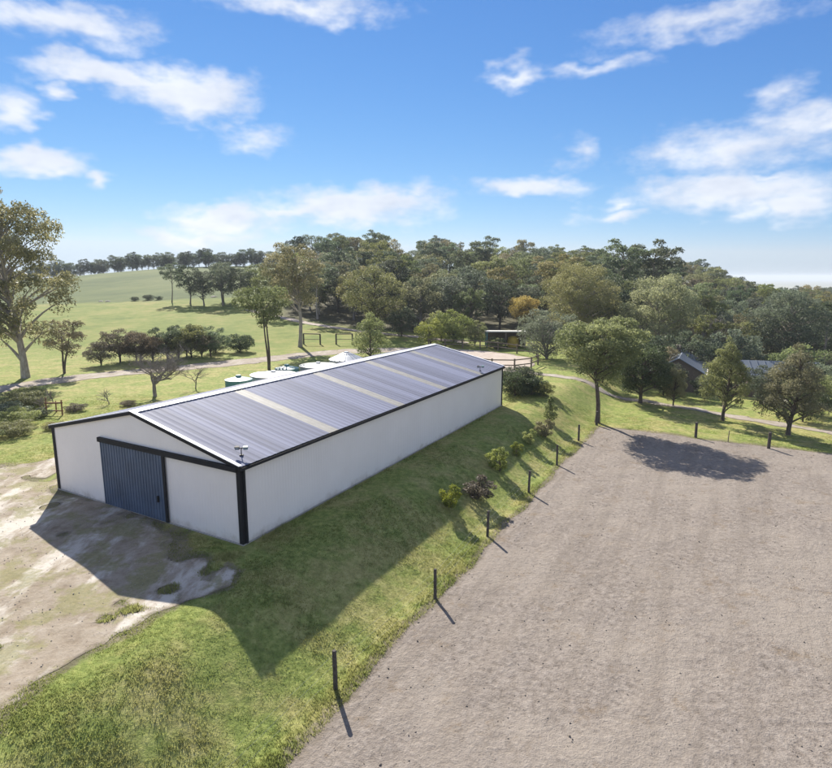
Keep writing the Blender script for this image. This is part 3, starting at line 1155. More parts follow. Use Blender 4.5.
def leaves(cent, rads, n, size, flat, droop, rs, asp=0.42):
    """kite shaped leaf faces spread through clumps; returns verts, quads"""
    cent, rads = np.asarray(cent), np.asarray(rads)
    w = rads ** 2.2
    k = rs.choice(len(cent), n, p=w / w.sum())
    d = rs.normal(size=(n, 3))
    d /= np.linalg.norm(d, axis=1)[:, None]
    d[:, 2] = np.where((d[:, 2] < 0) & (rs.random(n) < 0.5), -d[:, 2], d[:, 2])
    r = rads[k] * (0.35 + 0.65 * rs.random(n) ** 0.45)
    # ragged clump surface
    r = r * (1 + 0.22 * np.sin(d[:, 0] * 5 + k) * np.sin(d[:, 1] * 6 + 2 * k))
    c = cent[k] + d * r[:, None] * np.array([1, 1, flat])
    ax = rs.normal(size=(n, 3)) + d * 0.6
    ax[:, 2] -= droop
    ax /= np.linalg.norm(ax, axis=1)[:, None]
    sd = np.cross(ax, rs.normal(size=(n, 3)))
    sd /= np.linalg.norm(sd, axis=1)[:, None] + 1e-9
    L = size * (0.6 + 0.8 * rs.random(n))
    W = L * asp
    nb = np.cross(ax, sd)
    a = c - ax * (L * .5)[:, None]
    b = c + ax * (L * .5)[:, None]
    s1 = c + sd * (W * .5)[:, None] + nb * (W * .25)[:, None] - ax * (L * .08)[:, None]
    s2 = c - sd * (W * .5)[:, None] + nb * (W * .25)[:, None] - ax * (L * .08)[:, None]
    V = np.stack([a, s1, b, s2], 1).reshape(-1, 3)
    Q = np.arange(4 * n).reshape(-1, 4)
    tone = np.clip(0.55 * rs.random(len(cent))[k] + 0.45 * rs.random(n) + 0.12 * d[:, 2], 0, 1)
    return V, Q, np.repeat(tone, 4)


def set_tone(me, tone):
    a = me.attributes.new('tone', 'FLOAT', 'POINT')
    a.data.foreach_set('value', tone.astype(np.float32))
    return me


def grow(seed, H=10.0, RX=3.5, base=0.35, nclump=22, rc=0.28, nleaf=6000, size=0.3, flat=0.65, droop=0.5, trunk_r=None,
         lean=0.06, shape='round', hollow=0.35, k=6, multi=1, asp=0.42, sep=0.68):
    """a tree: trunk with limbs (one mesh) and a crown of leaf clumps (another)"""
    rs = np.random.default_rng(seed)
    trunk_r = trunk_r or H * 0.022
    z0, z1 = H * base, H
    cz, rz = (z0 + z1) / 2, (z1 - z0) / 2
    cent, rads = [], []
    tries = 0
    while len(cent) < nclump and tries < 6000:
        tries += 1
        p = rs.uniform(-1, 1, 3)
        rr = np.linalg.norm(p)
        if rr > 1 or rr < hollow:
            continue
        t = (p[2] + 1) / 2
        if shape == 'cone':
            wd = 1.25 - 1.02 * t
        elif shape == 'umbrella':
            wd = 0.45 + 0.75 * t
            if p[2] < -0.2 and rs.random() < 0.6:
                continue
        elif shape == 'open':
            wd = 0.75 + 0.35 * math.sin(t * 9 + seed)
        else:
            wd = 1.0
        c = np.array([p[0] * RX * wd, p[1] * RX * wd, cz + p[2] * rz * 0.94])
        r = RX * rc * rs.uniform(0.65, 1.3) * (0.75 if shape == 'cone' and t > .7 else 1)
        if c[2] + r * flat > H * 1.03:
            continue
        if all(np.linalg.norm(c - q) > sep * (r + s) for q, s in zip(cent, rads)):
            cent.append(c)
            rads.append(r)
    V, Q, n0 = [], [], 0
    stems = []
    for mI in range(multi):
        lx, ly = rs.normal(0, lean * H, 2)
        top = H * (0.86 if multi == 1 else 0.7)
        tz = np.linspace(-0.25, top, 9)
        tt = np.clip(tz / top, 0, 1)
        ox, oy = (rs.normal(0, 0.06 * H, 2) if multi > 1 else (0, 0))
        P = np.stack([lx * tt ** 1.5 + ox * tt + 0.02 * H * np.sin(tt * 5 + seed), ly * tt ** 1.5 + oy * tt + 0.02 * H * np.cos(tt * 4 + seed) - .02 * H, tz], 1)
        rr = trunk_r * (1.25 - tt) ** 0.9 * (1 if multi == 1 else .65) + 0.012
        rr[0] *= 1.3
        v, q = tube(P, rr, k + 1)
        V.append(v)
        Q.append(q + n0)
        n0 += len(v)
        stems.append((P, rr))
    for c, r in zip(cent, rads):
        P, rr = stems[rs.integers(len(stems))]
        hd = math.hypot(c[0], c[1])
        az_ = max(H * base * 0.55, min(c[2] - 0.45 * hd - 0.1 * H * rs.random(), H * 0.8))
        j = int(np.clip(np.searchsorted(P[:, 2], az_), 1, len(P) - 1))
        f = (az_ - P[j - 1, 2]) / (P[j, 2] - P[j - 1, 2] + 1e-6)
        f = min(max(f, 0), 1)
        a = P[j - 1] * (1 - f) + P[j] * f
        ra = (rr[j - 1] * (1 - f) + rr[j] * f) * 0.55
        t = np.linspace(0, 1, 6)[:, None]
        mid = (a + c) / 2 + np.array([0, 0, 0.10 * np.linalg.norm(c - a)]) + rs.normal(0, 0.06, 3) * np.linalg.norm(c - a)
        B = (1 - t) ** 2 * a + 2 * t * (1 - t) * mid + t ** 2 * c
        v, q = tube(B, np.linspace(ra, max(0.012, ra * 0.22), 6), max(4, k - 1))
        V.append(v)
        Q.append(q + n0)
        n0 += len(v)
    tm = mesh_np('trunk', np.vstack(V), np.vstack(Q), True)
    lv, lq, lt = leaves(cent, rads, nleaf, size, flat, droop, rs, asp)
    cm = set_tone(mesh_np('crown', lv, lq), lt)
    return tm, cm


def bare(seed, H, spread=0.55, levels=5, r0=None):
    """a leafless tree: forking branches; returns thick wood and fine twigs"""
    rs = np.random.default_rng(seed)
    V, Q, TV, TQ = [], [], [], []
    n = [0, 0]

    def br(p, d, L, r, lev):
        pts = [p]
        dd = d.copy()
        for i in range(4):
            dd = dd + rs.normal(0, 0.13, 3)
            dd[2] += 0.05
            dd /= np.linalg.norm(dd)
            pts.append(pts[-1] + dd * L / 4)
        pts = np.array(pts)
        fine_ = lev >= 3
        v, q = tube(pts, np.linspace(r, r * 0.62, 5), 4 if fine_ else 7)
        if fine_:
            TV.append(v)
            TQ.append(q + n[1])
            n[1] += len(v)
        else:
            V.append(v)
            Q.append(q + n[0])
            n[0] += len(v)
        if lev >= levels:
            return
        for i in range(rs.integers(3, 5) if lev > 0 else 5):
            t = rs.uniform(0.45, 1.0)
            j = min(int(t * 4), 3)
            st = pts[j] + (pts[j + 1] - pts[j]) * (t * 4 - j)
            nd = dd * 0.75 + rs.normal(0, spread, 3)
            nd[2] = abs(nd[2]) * 0.7 + 0.12
            nd /= np.linalg.norm(nd)
            br(st, nd, L * rs.uniform(0.6, 0.85), max(r * rs.uniform(0.45, 0.62), .006), lev + 1)
    br(np.array([0, 0, -0.15]), np.array([0.05, 0.02, 1.0]), H * 0.30, r0 or H * 0.032, 0)
    tm = mesh_np('trunk', np.vstack(V), np.vstack(Q), True)
    wm = mesh_np('twigs', np.vstack(TV), np.vstack(TQ), True)
    return tm, wm


def plant(kind, meshes, mats, x, y, label, cat='tree', group=None, rz=None, sc=1.0, names=('trunk', 'crown'), zoff=-0.05):
    s = sc if isinstance(sc, tuple) else (sc, sc, sc)
    e = empty(kind, (x, y, gz(x, y) + zoff), random.uniform(0, 6.28) if rz is None else rz, s)
    tag(e, label, cat, group)
    for nm, me, mt in zip(names, meshes, mats):
        o = bpy.data.objects.new(nm, me)
        col.objects.link(o)
        o.parent = e
        if not me.materials:
            me.materials.append(None)
        o.material_slots[0].link = 'OBJECT'
        o.material_slots[0].material = mt
        if nm == 'twigs':
            o['kind'] = 'stuff'
    return e


B_PALE, B_BROWN, B_GREY = M['bark_pale'], M['bark_brown'], M['bark_grey']

# the big gum at the left edge
T = grow(108, 21.5, 5.8, 0.13, 70, 0.21, 26000, 0.32, 1.0, 0.9, 0.32, 0.012, 'round', 0.3, 8)
plant('gum_tree', T, (B_PALE, M['leaf_tan']), -45.4, 65.1, 'tall pale-barked gum with open tan-green crown at the left edge', rz=0.4)
# small trees and shrubs in a row beyond the track
T = grow(102, 6.6, 2.3, 0.3, 24, 0.3, 6500, 0.18, 0.7, 0.4, 0.16, 0.03, 'round', 0.3, multi=2)
plant('small_tree', T, (B_BROWN, M['leaf_tan']), -42.0, 67.9, 'sparse brownish small tree beside the track, right of the tall gum', sc=(1, 1, 1))
rowA = grow(103, 4.6, 2.4, 0.22, 24, 0.31, 6500, 0.19, 0.7, 0.3, 0.13, 0.05, 'round', 0.25, multi=2)
rowB = grow(104, 4.3, 2.6, 0.16, 26, 0.31, 7000, 0.19, 0.7, 0.3, 0.12, 0.05, 'round', 0.2, multi=3)
for (x, y, me, mt, sc, lab) in [
        (-39.6, 75.6, rowA, 'leaf_brown', 1.0, 'grey-brown small tree in the row beyond the track, leftmost after the sparse one'),
        (-36.9, 76.4, rowB, 'leaf_brown', .95, 'grey-brown shrubby tree with leaning stems behind the bare tree, left side'),
        (-34.2, 78.0, rowA, 'leaf_dark', 1.02, 'dark shrubby tree in the row, behind the bare tree top'),
        (-31.6, 79.6, rowB, 'leaf_olive', 1.05, 'olive rounded shrubby tree in the row, right behind the bare tree'),
        (-29.0, 80.8, rowA, 'leaf_grey', .95, 'small grey-green tree at the right end of the row beyond the track'),
        (-33.0, 81.5, rowA, 'leaf_dark', 1.0, 'dark tree at the back of the row beyond the track'),
        (-38.3, 77.6, rowB, 'leaf_olive', .85, 'low olive shrubby tree filling the left part of the row'),
        (-35.6, 77.0, rowB, 'leaf_brown', .8, 'brown low shrub in the middle of the row beyond the track'),
        (-32.8, 78.6, rowB, 'leaf_olive', .8, 'low olive shrub just left of the rounded olive tree of the row'),
        (-30.2, 80.4, rowB, 'leaf_brown', .78, 'brown low shrub near the right end of the row'),
        (-40.9, 73.6, rowB, 'leaf_brown', .7, 'low brown shrub at the left start of the row')]:
    plant('small_tree', me, (B_BROWN, M[mt]), x, y, lab, group='row of small trees beyond the track', sc=sc)
bushA = grow(105, 2.3, 1.6, 0.02, 30, 0.34, 8000, 0.13, 0.8, 0.1, 0.05, 0.03, 'round', 0.2, multi=3)
plant('bush', bushA, (B_BROWN, M['leaf_dark']), -26.2, 84.9, 'round dark bush standing alone in the paddock beyond the track', 'bush', sc=1.2)
plant('bush', bushA, (B_BROWN, M['leaf_grey']), -29.6, 84.0, 'low grey-green bush next to the round dark bush beyond the track', 'bush', sc=.9)
# bare trees
plant('bare_tree', bare(111, 7.4, 0.66, 6, 0.20), (B_GREY, B_GREY), -25.4, 54.7, 'leafless grey tree with spreading twigs behind the shed ridge', names=('trunk', 'twigs'))
plant('bare_sapling', bare(112, 4.0, 0.5, 4, 0.07), (B_GREY, B_GREY), -22.9, 58.4, 'thin leafless sapling right of the bare tree, behind the ridge', 'sapling', names=('trunk', 'twigs'))
sap = bare(113, 3.0, 0.4, 3, 0.06)
for (x, y, lab) in [(-28.0, 51.2, 'short leafless sapling above the shed gable apex'), (-32.3, 47.8, 'leafless sapling beside the timber frame left of the shed'),
                    (-33.4, 51.6, 'thin leafless sapling near the track, left of the shed')]:
    plant('bare_sapling', sap, (B_GREY, B_GREY), x, y, lab, 'sapling', 'leafless saplings', sc=random.uniform(.8, 1.0), names=('trunk', 'twigs'))
# trees in the paddock
T = grow(121, 10.6, 3.4, 0.5, 22, 0.33, 8500, 0.23, 0.7, 0.5, 0.18, 0.05, 'umbrella', 0.2, multi=2)
plant('gum_tree', T, (B_BROWN, M['leaf_olive']), -18.6, 70.4, 'olive gum tree with forked crown behind the water tanks', rz=1.2)
T = grow(122, 16.5, 4.6, 0.36, 46, 0.26, 13000, 0.30, 0.75, 0.7, 0.26, 0.012, 'round', 0.15)
plant('gum_tree', T, (B_PALE, M['leaf_tan']), -18.7, 89.6, 'tall olive-brown gum with straight pale trunk at left of the timber rail frames', rz=2.2)
T = grow(123, 6.5, 2.7, 0.03, 34, 0.29, 9000, 0.2, 0.85, 0.2, 0.14, 0.02, 'cone', 0.1, multi=2)
plant('dense_tree', T, (B_BROWN, M['leaf_green']), -6.4, 81.3, 'dense bushy green tree just beyond the shed ridge')
domeT = grow(124, 12.5, 5.2, 0.2, 42, 0.29, 12000, 0.3, 0.75, 0.4, 0.28, 0.03, 'round', 0.25)
plant('dense_tree', domeT, (B_BROWN, M['leaf_olive']), -7.6, 106.0, 'large domed olive tree at the foot of the wooded hill', rz=.6)
shrT = grow(125, 5.4, 2.6, 0.12, 26, 0.31, 6500, 0.22, 0.75, 0.3, 0.12, 0.04, 'round', 0.25, multi=2)
for (x, y, mt, sc, lab) in [(-2.6, 104.0, 'leaf_dark', 1.0, 'small dark tree right of the large domed olive tree'),
                            (2.4, 92.5, 'leaf_fresh', .86, 'small fresh green tree above the far end of the shed ridge'),
                            (6.2, 94.5, 'leaf_fresh', 1.1, 'rounded fresh green tree left of the open shelter'),
                            (9.6, 93.2, 'leaf_green', .78, 'low green tree just left of the open shelter'),
                            (4.4, 98.5, 'leaf_green', 1.0, 'green tree behind the fresh green pair')]:
    plant('small_tree', shrT, (B_BROWN, M[mt]), x, y, lab, sc=sc)
T = grow(126, 7.6, 2.9, 0.3, 26, 0.33, 8000, 0.22, 0.85, 0.2, 0.15, 0.02, 'round', 0.2)
plant('wattle_tree', T, (B_BROWN, M['leaf_gold']), 20.4, 109.0, 'golden-yellow round wattle tree above the open shelter')
# the group of trees right of the shelter
T = grow(127, 7.2, 4.0, 0.05, 40, 0.28, 11000, 0.22, 0.8, 0.3, 0.2, 0.03, 'round', 0.2, multi=3)
plant('dense_tree', T, (B_GREY, M['leaf_grey']), 18.6, 80.0, 'grey-green spreading tree right beside the open shelter')
T = grow(128, 14.5, 6.4, 0.12, 80, 0.24, 34000, 0.27, 0.85, 0.6, 0.26, 0.02, 'round', 0.25)
plant('gum_tree', T, (B_PALE, M['leaf_tan']), 27.5, 96.5, 'massive tan-green gum with rounded crown right of the golden wattle', sc=.92)
T = grow(129, 12.5, 5.0, 0.1, 60, 0.27, 24000, 0.28, 0.85, 0.6, 0.28, 0.02, 'round', 0.25)
plant('gum_tree', T, (B_PALE, M['leaf_pale']), 38.0, 90.0, 'broad yellow-olive gum behind the two arena corner trees', sc=(1.1, 1.1, 1.12))
T = grow(130, 9.9, 3.6, 0.33, 46, 0.28, 24000, 0.2, 0.72, 0.3, 0.16, 0.03, 'umbrella', 0.2)
plant('dense_tree', T, (B_BROWN, M['leaf_green']), 16.5, 50.9, 'leafy green tree with slim trunk at the corner of the arena', rz=3.3, sc=(1.08, 1.08, 1))
T = grow(131, 6.2, 2.7, 0.18, 40, 0.3, 19000, 0.18, 0.8, 0.2, 0.14, 0.02, 'round', 0.2)
plant('dense_tree', T, (B_BROWN, M['leaf_dark']), 24.0, 60.0, 'rounded dark green tree right of the arena corner tree', sc=(1.12, 1.12, 1.08))
plant('small_tree', T, (B_BROWN, M['leaf_tan']), 27.0, 58.8, 'small olive tree with short trunk beside the dirt path', sc=(.45, .45, .66))
feath = grow(132, 8.0, 2.5, 0.16, 40, 0.25, 12000, 0.2, 1.0, 0.3, 0.13, 0.025, 'cone', 0.1, asp=.3)
plant('feathery_tree', feath, (B_BROWN, M['leaf_pale']), 28.8, 52.4, 'feathery upright tree in front of the house', sc=(.95, .95, 1.0), rz=1.0)
feath2 = grow(133, 7.8, 2.6, 0.14, 44, 0.25, 14000, 0.19, 1.0, 0.3, 0.13, 0.025, 'cone', 0.1, asp=.3)
plant('feathery_tree', feath2, (B_BROWN, M['leaf_pale']), 31.6, 47.0, 'wide feathery olive tree at the right beyond the arena fence', rz=2.0, sc=(1.1, 1.1, 1.0))
plant('bare_tree', bare(134, 13.5, 0.45, 5, 0.26), (B_PALE, B_PALE), 47.5, 97.0, 'dead pale-branched tree above the house roof', names=('trunk', 'twigs'))
T = grow(135, 15.0, 6.0, 0.3, 60, 0.27, 22000, 0.32, 0.75, 0.6, 0.32, 0.02, 'round', 0.25)
plant('gum_tree', T, (B_PALE, M['leaf_grey']), 63.5, 98.0, 'large grey-green gum with pale trunk rising behind the feathery trees at the right')
for (x, y, mt, sc, lab) in [(36.5, 52.6, 'leaf_dark', .72, 'dark shrub under the feathery olive tree at right'), (39.5, 56.5, 'leaf_green', .9, 'green shrub at the right edge beyond the arena'),
                            (44.5, 60.5, 'leaf_grey', 1.0, 'grey-green small tree at the right edge below the house'), (22.0, 66.5, 'leaf_dark', .8, 'dark shrub behind the arena corner tree'),
                            (28.6, 65.0, 'leaf_dark', .8, 'dark shrub left of the house wall'), (32.2, 62.6, 'leaf_dark', .55, 'dark shrub close before the gable end of the house'), 
                            (30.6, 71.0, 'leaf_tan', .95, 'bronze-tipped small tree at the left end of the house'),
                            (38.6, 62.4, 'leaf_dark', .8, 'dark shrub in front of the right house wing'),
                            (45.8, 66.0, 'leaf_dark', 1.05, 'dark small tree at the right end of the house'),
                            (36.0, 75.5, 'leaf_dark', 1.3, 'dark tree just behind the house roofs'), (42.5, 76.0, 'leaf_grey', 1.5, 'grey-green tree behind the right house roof'),
                            (29.0, 75.0, 'leaf_dark', 1.2, 'dark tree left of the house, behind the bronze-tipped one'), (48.5, 72.0, 'leaf_green', 1.3, 'mid-green tree beyond the right end of the house'),
                            (25.5, 72.5, 'leaf_grey', 1.1, 'grey-green small tree behind the rounded dark green tree'), (52.0, 64.0, 'leaf_grey', 1.2, 'grey-green tree at the far right edge, mid-slope')]:
    plant('small_tree', shrT, (B_BROWN, M[mt]), x, y, lab, sc=sc)
# dark bushes by the far corner of the shed
for (x, y, sc, mt, lab) in [(9.7, 55.2, 1.05, 'leaf_dark', 'dark bush touching the far corner of the shed'), (11.4, 55.6, .85, 'leaf_dark', 'dark round bush right of the bush at the shed corner'),
                            (10.6, 57.2, 1.15, 'leaf_dark', 'taller dark bush behind the far corner of the shed'), (12.5, 55.1, .6, 'leaf_green', 'low green bush at the end of the bush clump by the shed')]:
    plant('bush', bushA, (B_BROWN, M[mt]), x, y, lab, 'bush', 'bushes at the far corner of the shed', sc=sc)
# young shrubs planted down the bank
shr1 = grow(141, 1.35, 0.55, 0.03, 18, 0.36, 2200, 0.10, 0.9, 0.1, 0.02, 0.03, 'round', 0.1, 4, 3)
shr2 = grow(142, 1.9, 0.5, 0.03, 20, 0.36, 2600, 0.10, 1.1, 0.1, 0.02, 0.03, 'cone', 0.1, 4, 2)
for (x, y, me, mt, sc, lab) in [
        (1.9, 29.7, shr1, 'leaf_fresh', 1.05, 'yellow-green young shrub nearest the camera on the bank'),
        (3.7, 31.6, shr1, 'leaf_brown', (1.6, 1.6, 1.1), 'brown dry shrub on the bank next to the nearest young shrub'),
        (5.4, 35.8, shr1, 'leaf_fresh', 1.3, 'bright yellow-green shrub in the middle of the bank'),
        (7.1, 39.0, shr1, 'leaf_fresh', .8, 'smallest yellow-green seedling on the bank'),
        (8.6, 41.8, shr1, 'leaf_fresh', .95, 'small green seedling on the bank just before the olive shrub'),
        (10.3, 44.2, shr1, 'leaf_tan', (1.35, 1.35, 1.15), 'olive-brown shrub on the upper bank'),
        (11.5, 47.9, shr2, 'leaf_green', 1.25, 'narrow upright green shrub on the bank farthest along, near the corner tree')]:
    plant('shrub', me, (B_BROWN, M[mt]), x, y, lab, 'shrub', 'young shrubs on the bank', sc=sc)
# rough shrubs left of the shed
for (x, y, mt, sc, lab) in [(-35.0, 49.8, 'leaf_olive', 1.1, 'olive rough shrub at the left edge below the track'), (-31.6, 43.6, 'leaf_green', 1.0, 'green rough shrub by the driveway edge left of the shed'),
                            (-29.6, 41.0, 'leaf_olive', .8, 'low olive shrub where the driveway meets the grass'), (-33.8, 46.2, 'leaf_grey', .9, 'grey-green low shrub at the left edge above the driveway'),
                            (-31.4, 46.4, 'leaf_dark', .55, 'dark low shrub under the timber frame left of the shed'),
                            (-36.8, 53.2, 'leaf_olive', .9, 'olive rough shrub beside the track at the left edge'), (-33.0, 41.2, 'leaf_tan', .9, 'tan rough shrub at the left edge by the driveway'),
                            (-30.4, 38.6, 'leaf_green', .7, 'small green shrub at the driveway verge, left edge'), (-27.6, 42.4, 'leaf_tan', .45, 'small tan tuft shrub beside the shed back corner'),
                            (-29.6, 48.6, 'leaf_brown', .5, 'small brown shrub between the timber frame and the sapling'), (-26.0, 50.6, 'leaf_brown', .4, 'tiny brown shrub behind the shed gable')]:
    plant('shrub', bushA, (B_BROWN, M[mt]), x, y, lab, 'shrub', 'rough shrubs left of the shed', sc=(sc, sc, sc * .62))

# ------------------------------------------------------------------ woodland
W = [grow(201, 12.5, 4.8, 0.28, 34, 0.25, 5600, 0.40, 0.75, 0.6, .2, .03, 'round', .45, 5, sep=.70),
     grow(202, 14, 4.2, 0.34, 30, 0.26, 5200, 0.40, 0.8, 0.8, .2, .04, 'open', .35, 5, sep=.72),
     grow(203, 13.5, 5.0, 0.34, 32, 0.25, 5400, 0.40, 0.72, 0.6, .2, .03, 'round', .45, 5, sep=.72),
     grow(204, 11, 4.8, 0.20, 38, 0.26, 6000, 0.38, 0.75, 0.5, .2, .03, 'round', .4, 5, sep=.66),
     grow(205, 12, 4.0, 0.24, 34, 0.27, 5400, 0.38, 0.9, 0.8, .2, .02, 'round', .35, 5, sep=.68),
     grow(206, 15, 4.6, 0.46, 24, 0.26, 4400, 0.40, 0.6, 0.6, .2, .04, 'umbrella', .25, 5, sep=.72)]
pal = ['leaf_grey', 'leaf_grey', 'leaf_olive', 'leaf_olive', 'leaf_dark', 'leaf_green', 'leaf_grey', 'leaf_dark', 'leaf_olive', 'leaf_tan', 'leaf_tan']


def wood(x, y, label, group, sc=1.0, pick=None, mt=None):
    w = random.choice(W if pick is None else [W[i] for i in pick])
    s = sc * random.uniform(.85, 1.12)
    return plant('gum_tree', w, (random.choice([B_PALE, B_GREY, B_BROWN]), M[mt or random.choice(pal)]), x, y, label, 'tree', group,
                 sc=(s * random.uniform(.92, 1.15), s * random.uniform(.92, 1.15), s), zoff=-0.1)


KEEP = [(27.5, 95, 7), (38.3, 93, 5.5), (47.5, 97, 4), (63.5, 98, 6), (20.4, 109, 4), (42.5, 120, 3), (50, 121, 3), (-7.6, 106, 6)]
count = 0
y = 84.0
row = 0
while y < 262:
    spx = 7.6 + (y - 92) * 0.022
    x = -70 + (spx / 2 if row % 2 else 0)
    while x < 0.80 * y + 8:
        px, py = x + random.uniform(-2.4, 2.4), y + random.uniform(-2.4, 2.4)
        x += spx
        if px / py > 0.80 or px < -30 - (py - 120) * 0.20:
            continue
        if py < front_y(px) + random.uniform(0, 3):
            continue
        if any(math.hypot(px - q[0], py - q[1]) < q[2] for q in KEEP):
            continue
        if False and 54 < px < 72 and 120 < py < 150:          # the clearing
            continue
        # thin the trees that stand hidden behind others
        if py > 150 and random.random() < 0.30:
            continue
        a = px / py
        mark = ('left of the rail frames' if a < -0.2 else 'above the rail frames' if a < -0.1 else 'above the domed olive tree' if a < 0.0 else
                'above the far end of the shed' if a < 0.10 else 'above the open shelter' if a < 0.19 else 'above the spreading tree' if a < 0.30 else
                'above the arena corner tree' if a < 0.42 else 'above the house' if a < 0.56 else 'above the feathery trees' if a < 0.68 else 'at the right edge')
        depth = py - float(front_y(px))
        wi = random.choice((0, 0, 1, 2, 3, 3, 4, 4, 5))
        mt = random.choice(pal)
        look = {'leaf_grey': 'grey-green', 'leaf_olive': 'olive', 'leaf_dark': 'dark green', 'leaf_green': 'mid-green', 'leaf_tan': 'tan-tipped'}[mt]
        form = ('round-crowned', 'loose-crowned', 'high-crowned', 'low bushy', 'dense', 'flat-crowned')[wi]
        tier = 'at the woodland foot' if depth < 12 else 'low in the woods' if depth < 40 else 'in the upper woods' if depth < 85 else 'on the woodland skyline'
        lab = '%s %s gum %s %s' % (look, form, tier, mark)
        zone = 'valley beyond' if a > 0.33 else ''
        s = 0.95 if depth > 12 else 0.85
        if zone == 'valley beyond':
            s *= 0.88
        wood(px, py, lab, 'gum trees of the wooded hill and valley', s, [wi], mt)
        count += 1
    y += spx * 0.86
    row += 1
print('woodland trees', count)
# umbrella-crowned gums standing above the canopy
for (x, y, s, lab) in [(42.5, 120, 1.22, 'tall umbrella-crowned gum left of a pair above the canopy'), (50.0, 121, 1.24, 'tall umbrella-crowned gum with open limbs, right of the pair above the canopy'),
                       (20.5, 176, 1.18, 'flat-topped gum poking above the middle skyline'), (-14.0, 205, 1.05, 'flat-topped gum at the top of the hill skyline')]:
    plant('gum_tree', W[5], (B_PALE, M['leaf_grey']), x, y, lab, 'tree', sc=s)
# clump of trees in the paddock on the left
for i, (x, y, s, mt, lab) in enumerate([(-66.5, 158, .72, 'leaf_grey', 'thin grey gum, leftmost of the paddock clump on the left'), (-59.8, 153, .82, 'leaf_dark', 'dark tree on the left of the paddock clump'),
                                        (-55.0, 150, .80, 'leaf_dark', 'dark tree in the middle of the paddock clump'), (-49.8, 149, .88, 'leaf_grey', 'grey-green tree right of middle in the paddock clump'),
                                        (-45.4, 150, .84, 'leaf_dark', 'rightmost dark tree of the paddock clump'), (-52.5, 157, .92, 'leaf_grey', 'taller tree at the back of the paddock clump'),
                                        (-43.0, 156, .8, 'leaf_green', 'greener tree behind the right end of the paddock clump')]):
    plant('gum_tree', W[[4, 0, 3, 0, 3, 4, 0][i]] if i else W[5], (B_GREY, M[mt]), x, y, lab, 'tree', 'clump of trees in the far paddock', sc=s)
# tree line on the crest of the left hill
CREST = ['dark crest tree on the left hill, %s' % w for w in ('hidden behind the tall gum', 'behind the tall gum crown', 'just right of the tall gum crown', 'a little right of the tall gum', 'above the row of small trees',
         'above the bare tree', 'left of the paddock clump', 'behind the paddock clump', 'between the paddock clump and the wooded hill')]
for i in range(58):
    t = i / 57
    x = -235 + 165 * t + random.uniform(-1.5, 1.5)
    y = 318 + 12 * math.sin(t * 5) + random.uniform(-4, 4)
    plant('gum_tree', W[random.choice((0, 3, 3, 4))], (B_GREY, M[random.choice(['leaf_dark', 'leaf_dark', 'leaf_grey'])]), x, y, CREST[min(int(t * 9), 8)],
          'tree', 'tree line on the crest of the left hill', sc=(random.uniform(.7, .95), random.uniform(.7, .95), random.uniform(.7, 1.0)), zoff=-1.8)
for (x, y, sc, lab) in [(-80.5, 165.5, 1.0, 'low shrub at the foot of the left hillside, nearest the pale rocks'), (-77.0, 166.5, 1.25, 'larger low shrub at the foot of the left hillside'), (-73.8, 166.0, .9, 'small dark shrub at the foot of the left hillside beside the thin grey gum')]:
    plant('shrub', bushA, (B_BROWN, M['leaf_dark']), x, y, lab, 'shrub', 'shrubs at the foot of the left hillside', sc=(sc * .7, sc * .7, sc * .55))
for (x, y, sc, lab) in [(-88.5, 166.0, .9, 'broad pale rock at the foot of the left hillside'), (-91.0, 166.8, .8, 'small pale rock left of the broad rock on the hillside'), (-58.5, 167.5, 1.0, 'pale rock behind the paddock clump of trees')]:
    q = np.random.default_rng(int(x * -10))
    k_ = q.uniform(.75, 1.2, 24)
    mb = MB()
    for j, (r_, z_) in enumerate(((1.0, -.2), (1.1, .3), (.75, .75), (.25, .95))):
        for i in range(10):
            a_ = 2 * math.pi * i / 10
            rr2 = r_ * k_[(i * 3 + j) % 24]
            mb.v.append((rr2 * math.cos(a_) * 1.3, rr2 * math.sin(a_), z_ * .6))
    for j in range(3):
        for i in range(10):
            mb.q.append([j * 10 + i, j * 10 + (i + 1) % 10, (j + 1) * 10 + (i + 1) % 10, (j + 1) * 10 + i])
    mb.n.append([30 + i for i in range(10)])
    o = mb.build('boulder', M['stone'], None, (x, y, gz(x, y)))
    o.scale = (sc * .6, sc * .6, sc * .6)
    tag(o, lab, 'rock', 'pale rocks at the hill foot')
# woodland too far off to tell its trees apart
fv, ft, fn = [], [], 0
rs = np.random.default_rng(77)
cs, rr_ = [], []
for i in range(900):
    d = rs.uniform(255, 900) ** 1.0
    a = rs.uniform(0.02, 0.95)
    x, y = a * d, d
    if a < 0.5 and d > 300:
        continue
    if d > 420 and fbm(np.array([x]), np.array([y]), 120, 5, 3)[0] < 0.48:
        continue
    z = float(height(x, y))
    for k in range(4):
        cs.append((x + rs.normal(0, 3), y + rs.normal(0, 3), z + rs.uniform(3, 8.5)))
        rr_.append(rs.uniform(2.2, 3.8))
lv, lq, lt = leaves(cs, rr_, 60000, 1.1, 0.7, 0.3, rs, 0.6)
o = link('distant_woodland', set_tone(mesh_np('distant_woodland', lv, lq), lt), M['leaf_grey'])
tag(o, 'far woodland stretching down the valley', 'woodland', kind='stuff')

# ------------------------------------------------------------------ water tanks behind the shed


